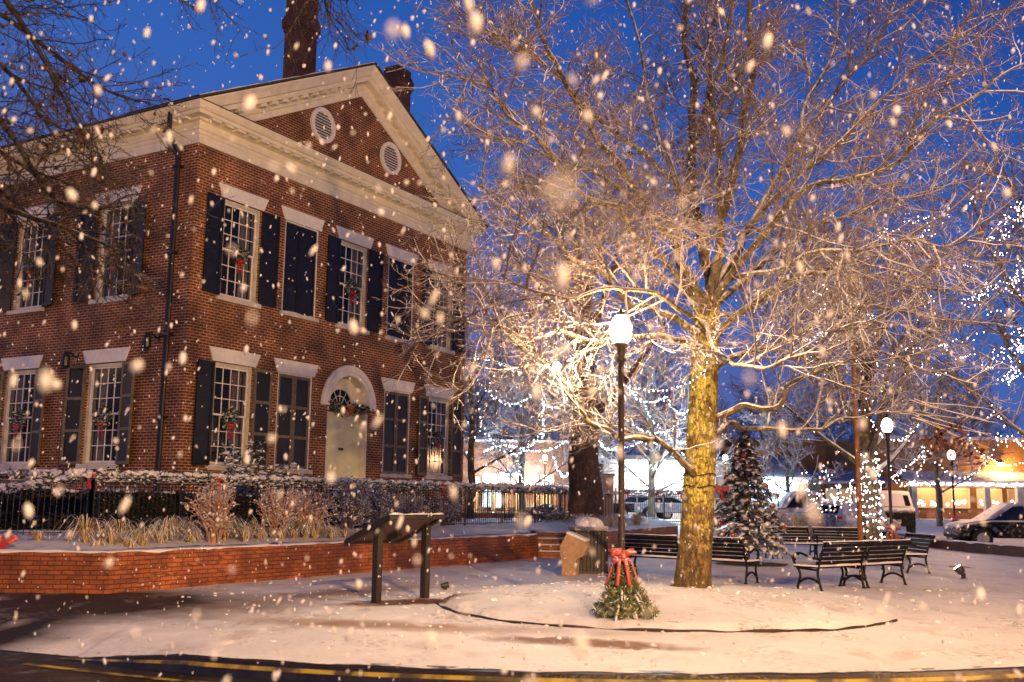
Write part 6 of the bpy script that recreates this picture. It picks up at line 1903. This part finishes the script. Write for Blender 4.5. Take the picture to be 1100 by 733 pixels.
mb = MB(); mb.blob((0, 0, 0), .06, .06, .07, 0, 2, 0); mb.build('bulb', 'lamp_glow', o, smooth=True)
mb = MB(); mb.lathe([(0, -.14), (.03, -.14), (.035, -.06), (0, -.055)], (0, 0, 0), 10); mb.build('socket', 'iron', o)
point('added_branch_light', tuple(p), 50, (1, .8, .62), .05)  # bulb added on the limb to give the glare among the twigs
for u_, v_, Y_ in ((545, 430, 52), (585, 470, 54), (700, 440, 52), (725, 485, 56)):
    point('string_glow', tuple(at(u_, v_, Y_)), 850, (.68, .84, 1), .8)
# lamps out of view; the two behind the viewer are added for light
lamp_post(13, 6, -.15, 'tall lit street lamp across the road, right of the picture', 'far_lamp_glow', 6.7)
point('lamp_light', (13, 6, 6.6), 9000, AMBER, .15)
lamp_post(4.6, -2.2, -.15, 'added unseen fill lamp on a post just behind the viewer', 'far_lamp_glow', 5.2)
point('lamp_light', (4.6, -2.2, 5.1), 1900, (1, .58, .25), .15)  # added fill that lights the falling flakes
lamp_post(6.5, -10, -.15, 'added unseen fill lamp on the tallest post, well behind the viewer', 'far_lamp_glow', 9.0)
point('lamp_light', (6.5, -10, 8.9), 60000, (1, .56, .24), .15)  # added to brighten the courthouse front
lamp_post(-27, 24, -.15, 'tall lit street lamp beyond the left side of the courthouse garden', 'far_lamp_glow', 7.5)
point('lamp_light', (-27, 24, 7.4), 2200, AMBER, .15)
# flood light at the tree, wall lamp and shop front lamps
tgt = Vector((3.4, 17.2, 4.5)); src = Vector((fl.x - .1, fl.y - .02, .42)); 
point('flood_beam', tuple(src), 420, (1, .72, .30), .05, 'SPOT', None, (tgt - src).to_track_quat('-Z', 'Y').to_euler(), R(70), .8)
point('wall_lamp_light', (wlx, 82.2, wlz - .1), 1000, (1, .55, .16), .3)
for u in (1010, 1045, 1080): point('awning_light', (U(u, 80), 81.6, 2.95), 90, (1, .62, .3), .2)
for u, Y_ in ((690, 76.5), (725, 76.5), (835, 72.5), (530, 80.5), (570, 80.5)): point('shopfront_light', (U(u, Y_), Y_, 3.3), 1100, (.65, .85, 1), .3)

lamp_post(U(585, 70), 70, .2, 'small added fill lamp on a far post between the courthouse corner and the thick dark trunk', 'far_lamp_glow', 4.2)
point('lamp_light', (U(585, 70), 70, 4.2), 5000, AMBER, .15)  # added lamp that brightens the far brick building
lamp_post(U(780, 66), 66, .2, 'small lit street lamp far away hidden behind the decorated christmas tree', 'far_lamp_glow', 4.2)
point('lamp_light', (U(780, 66), 66, 4.2), 2000, AMBER, .15)
w = bpy.data.worlds.new('World'); sc.world = w; w.use_nodes = True
nt = w.node_tree; bg = nt.nodes['Background']
sky = nt.nodes.new('ShaderNodeTexSky'); sky.sky_type = 'NISHITA'; sky.sun_disc = False
SUN_EL, SUN_AZ = R(-3.0), R(250)
sky.sun_elevation = SUN_EL; sky.sun_rotation = SUN_AZ; sky.air_density = 1.0; sky.dust_density = .3; sky.ozone_density = 6
# blue hour: the dusk sky texture tops a clear blue twilight gradient over elevation
tc = nt.nodes.new('ShaderNodeTexCoord'); sx = nt.nodes.new('ShaderNodeSeparateXYZ'); nt.links.new(tc.outputs['Generated'], sx.inputs[0])
mr = nt.nodes.new('ShaderNodeMath'); mr.operation = 'MULTIPLY_ADD'; mr.inputs[1].default_value = .30; nt.links.new(sx.outputs['X'], mr.inputs[0]); nt.links.new(sx.outputs['Z'], mr.inputs[2])
ra = nt.nodes.new('ShaderNodeValToRGB'); nt.links.new(mr.outputs[0], ra.inputs[0])
el = ra.color_ramp.elements
el[0].position = .0; el[0].color = (.12, .16, .37, 1)
el[1].position = 1; el[1].color = (.003, .010, .05, 1)
for po, co in ((.14, (.085, .125, .38)), (.30, (.036, .125, .46)), (.46, (.019, .090, .39)), (.60, (.013, .048, .24)), (.75, (.004, .014, .07))):
    e_ = el.new(po); e_.color = c4(co)
am = nt.nodes.new('ShaderNodeMix'); am.data_type = 'RGBA'; am.blend_type = 'ADD'; am.inputs[0].default_value = 1
sc_ = nt.nodes.new('ShaderNodeMix'); sc_.data_type = 'RGBA'; sc_.inputs[0].default_value = .12; sc_.inputs[6].default_value = (0, 0, 0, 1); nt.links.new(sky.outputs[0], sc_.inputs[7])
nt.links.new(ra.outputs[0], am.inputs[6]); nt.links.new(sc_.outputs[2], am.inputs[7])
nt.links.new(am.outputs[2], bg.inputs[0]); bg.inputs[1].default_value = 1.0

sun = bpy.data.lights.new('dusk_light', 'SUN'); sun.energy = .02; sun.angle = R(20); sun.color = (.6, .7, 1)
so = bpy.data.objects.new('dusk_light', sun); col.objects.link(so); so.rotation_euler = (R(50), 0, R(60))

sc.view_settings.view_transform = 'Standard'; sc.view_settings.look = 'None'; sc.view_settings.gamma = 1; sc.view_settings.exposure = 0
sc.view_settings.use_curve_mapping = False
c = sc.cycles
c.use_denoising = True; c.denoiser = 'OPENIMAGEDENOISE'; c.use_adaptive_sampling = True; c.adaptive_threshold = .02
c.max_bounces = 5; c.diffuse_bounces = 2; c.glossy_bounces = 2; c.transmission_bounces = 3; c.transparent_max_bounces = 8
c.sample_clamp_indirect = 3; c.caustics_reflective = False; c.caustics_refractive = False
c.use_light_tree = True
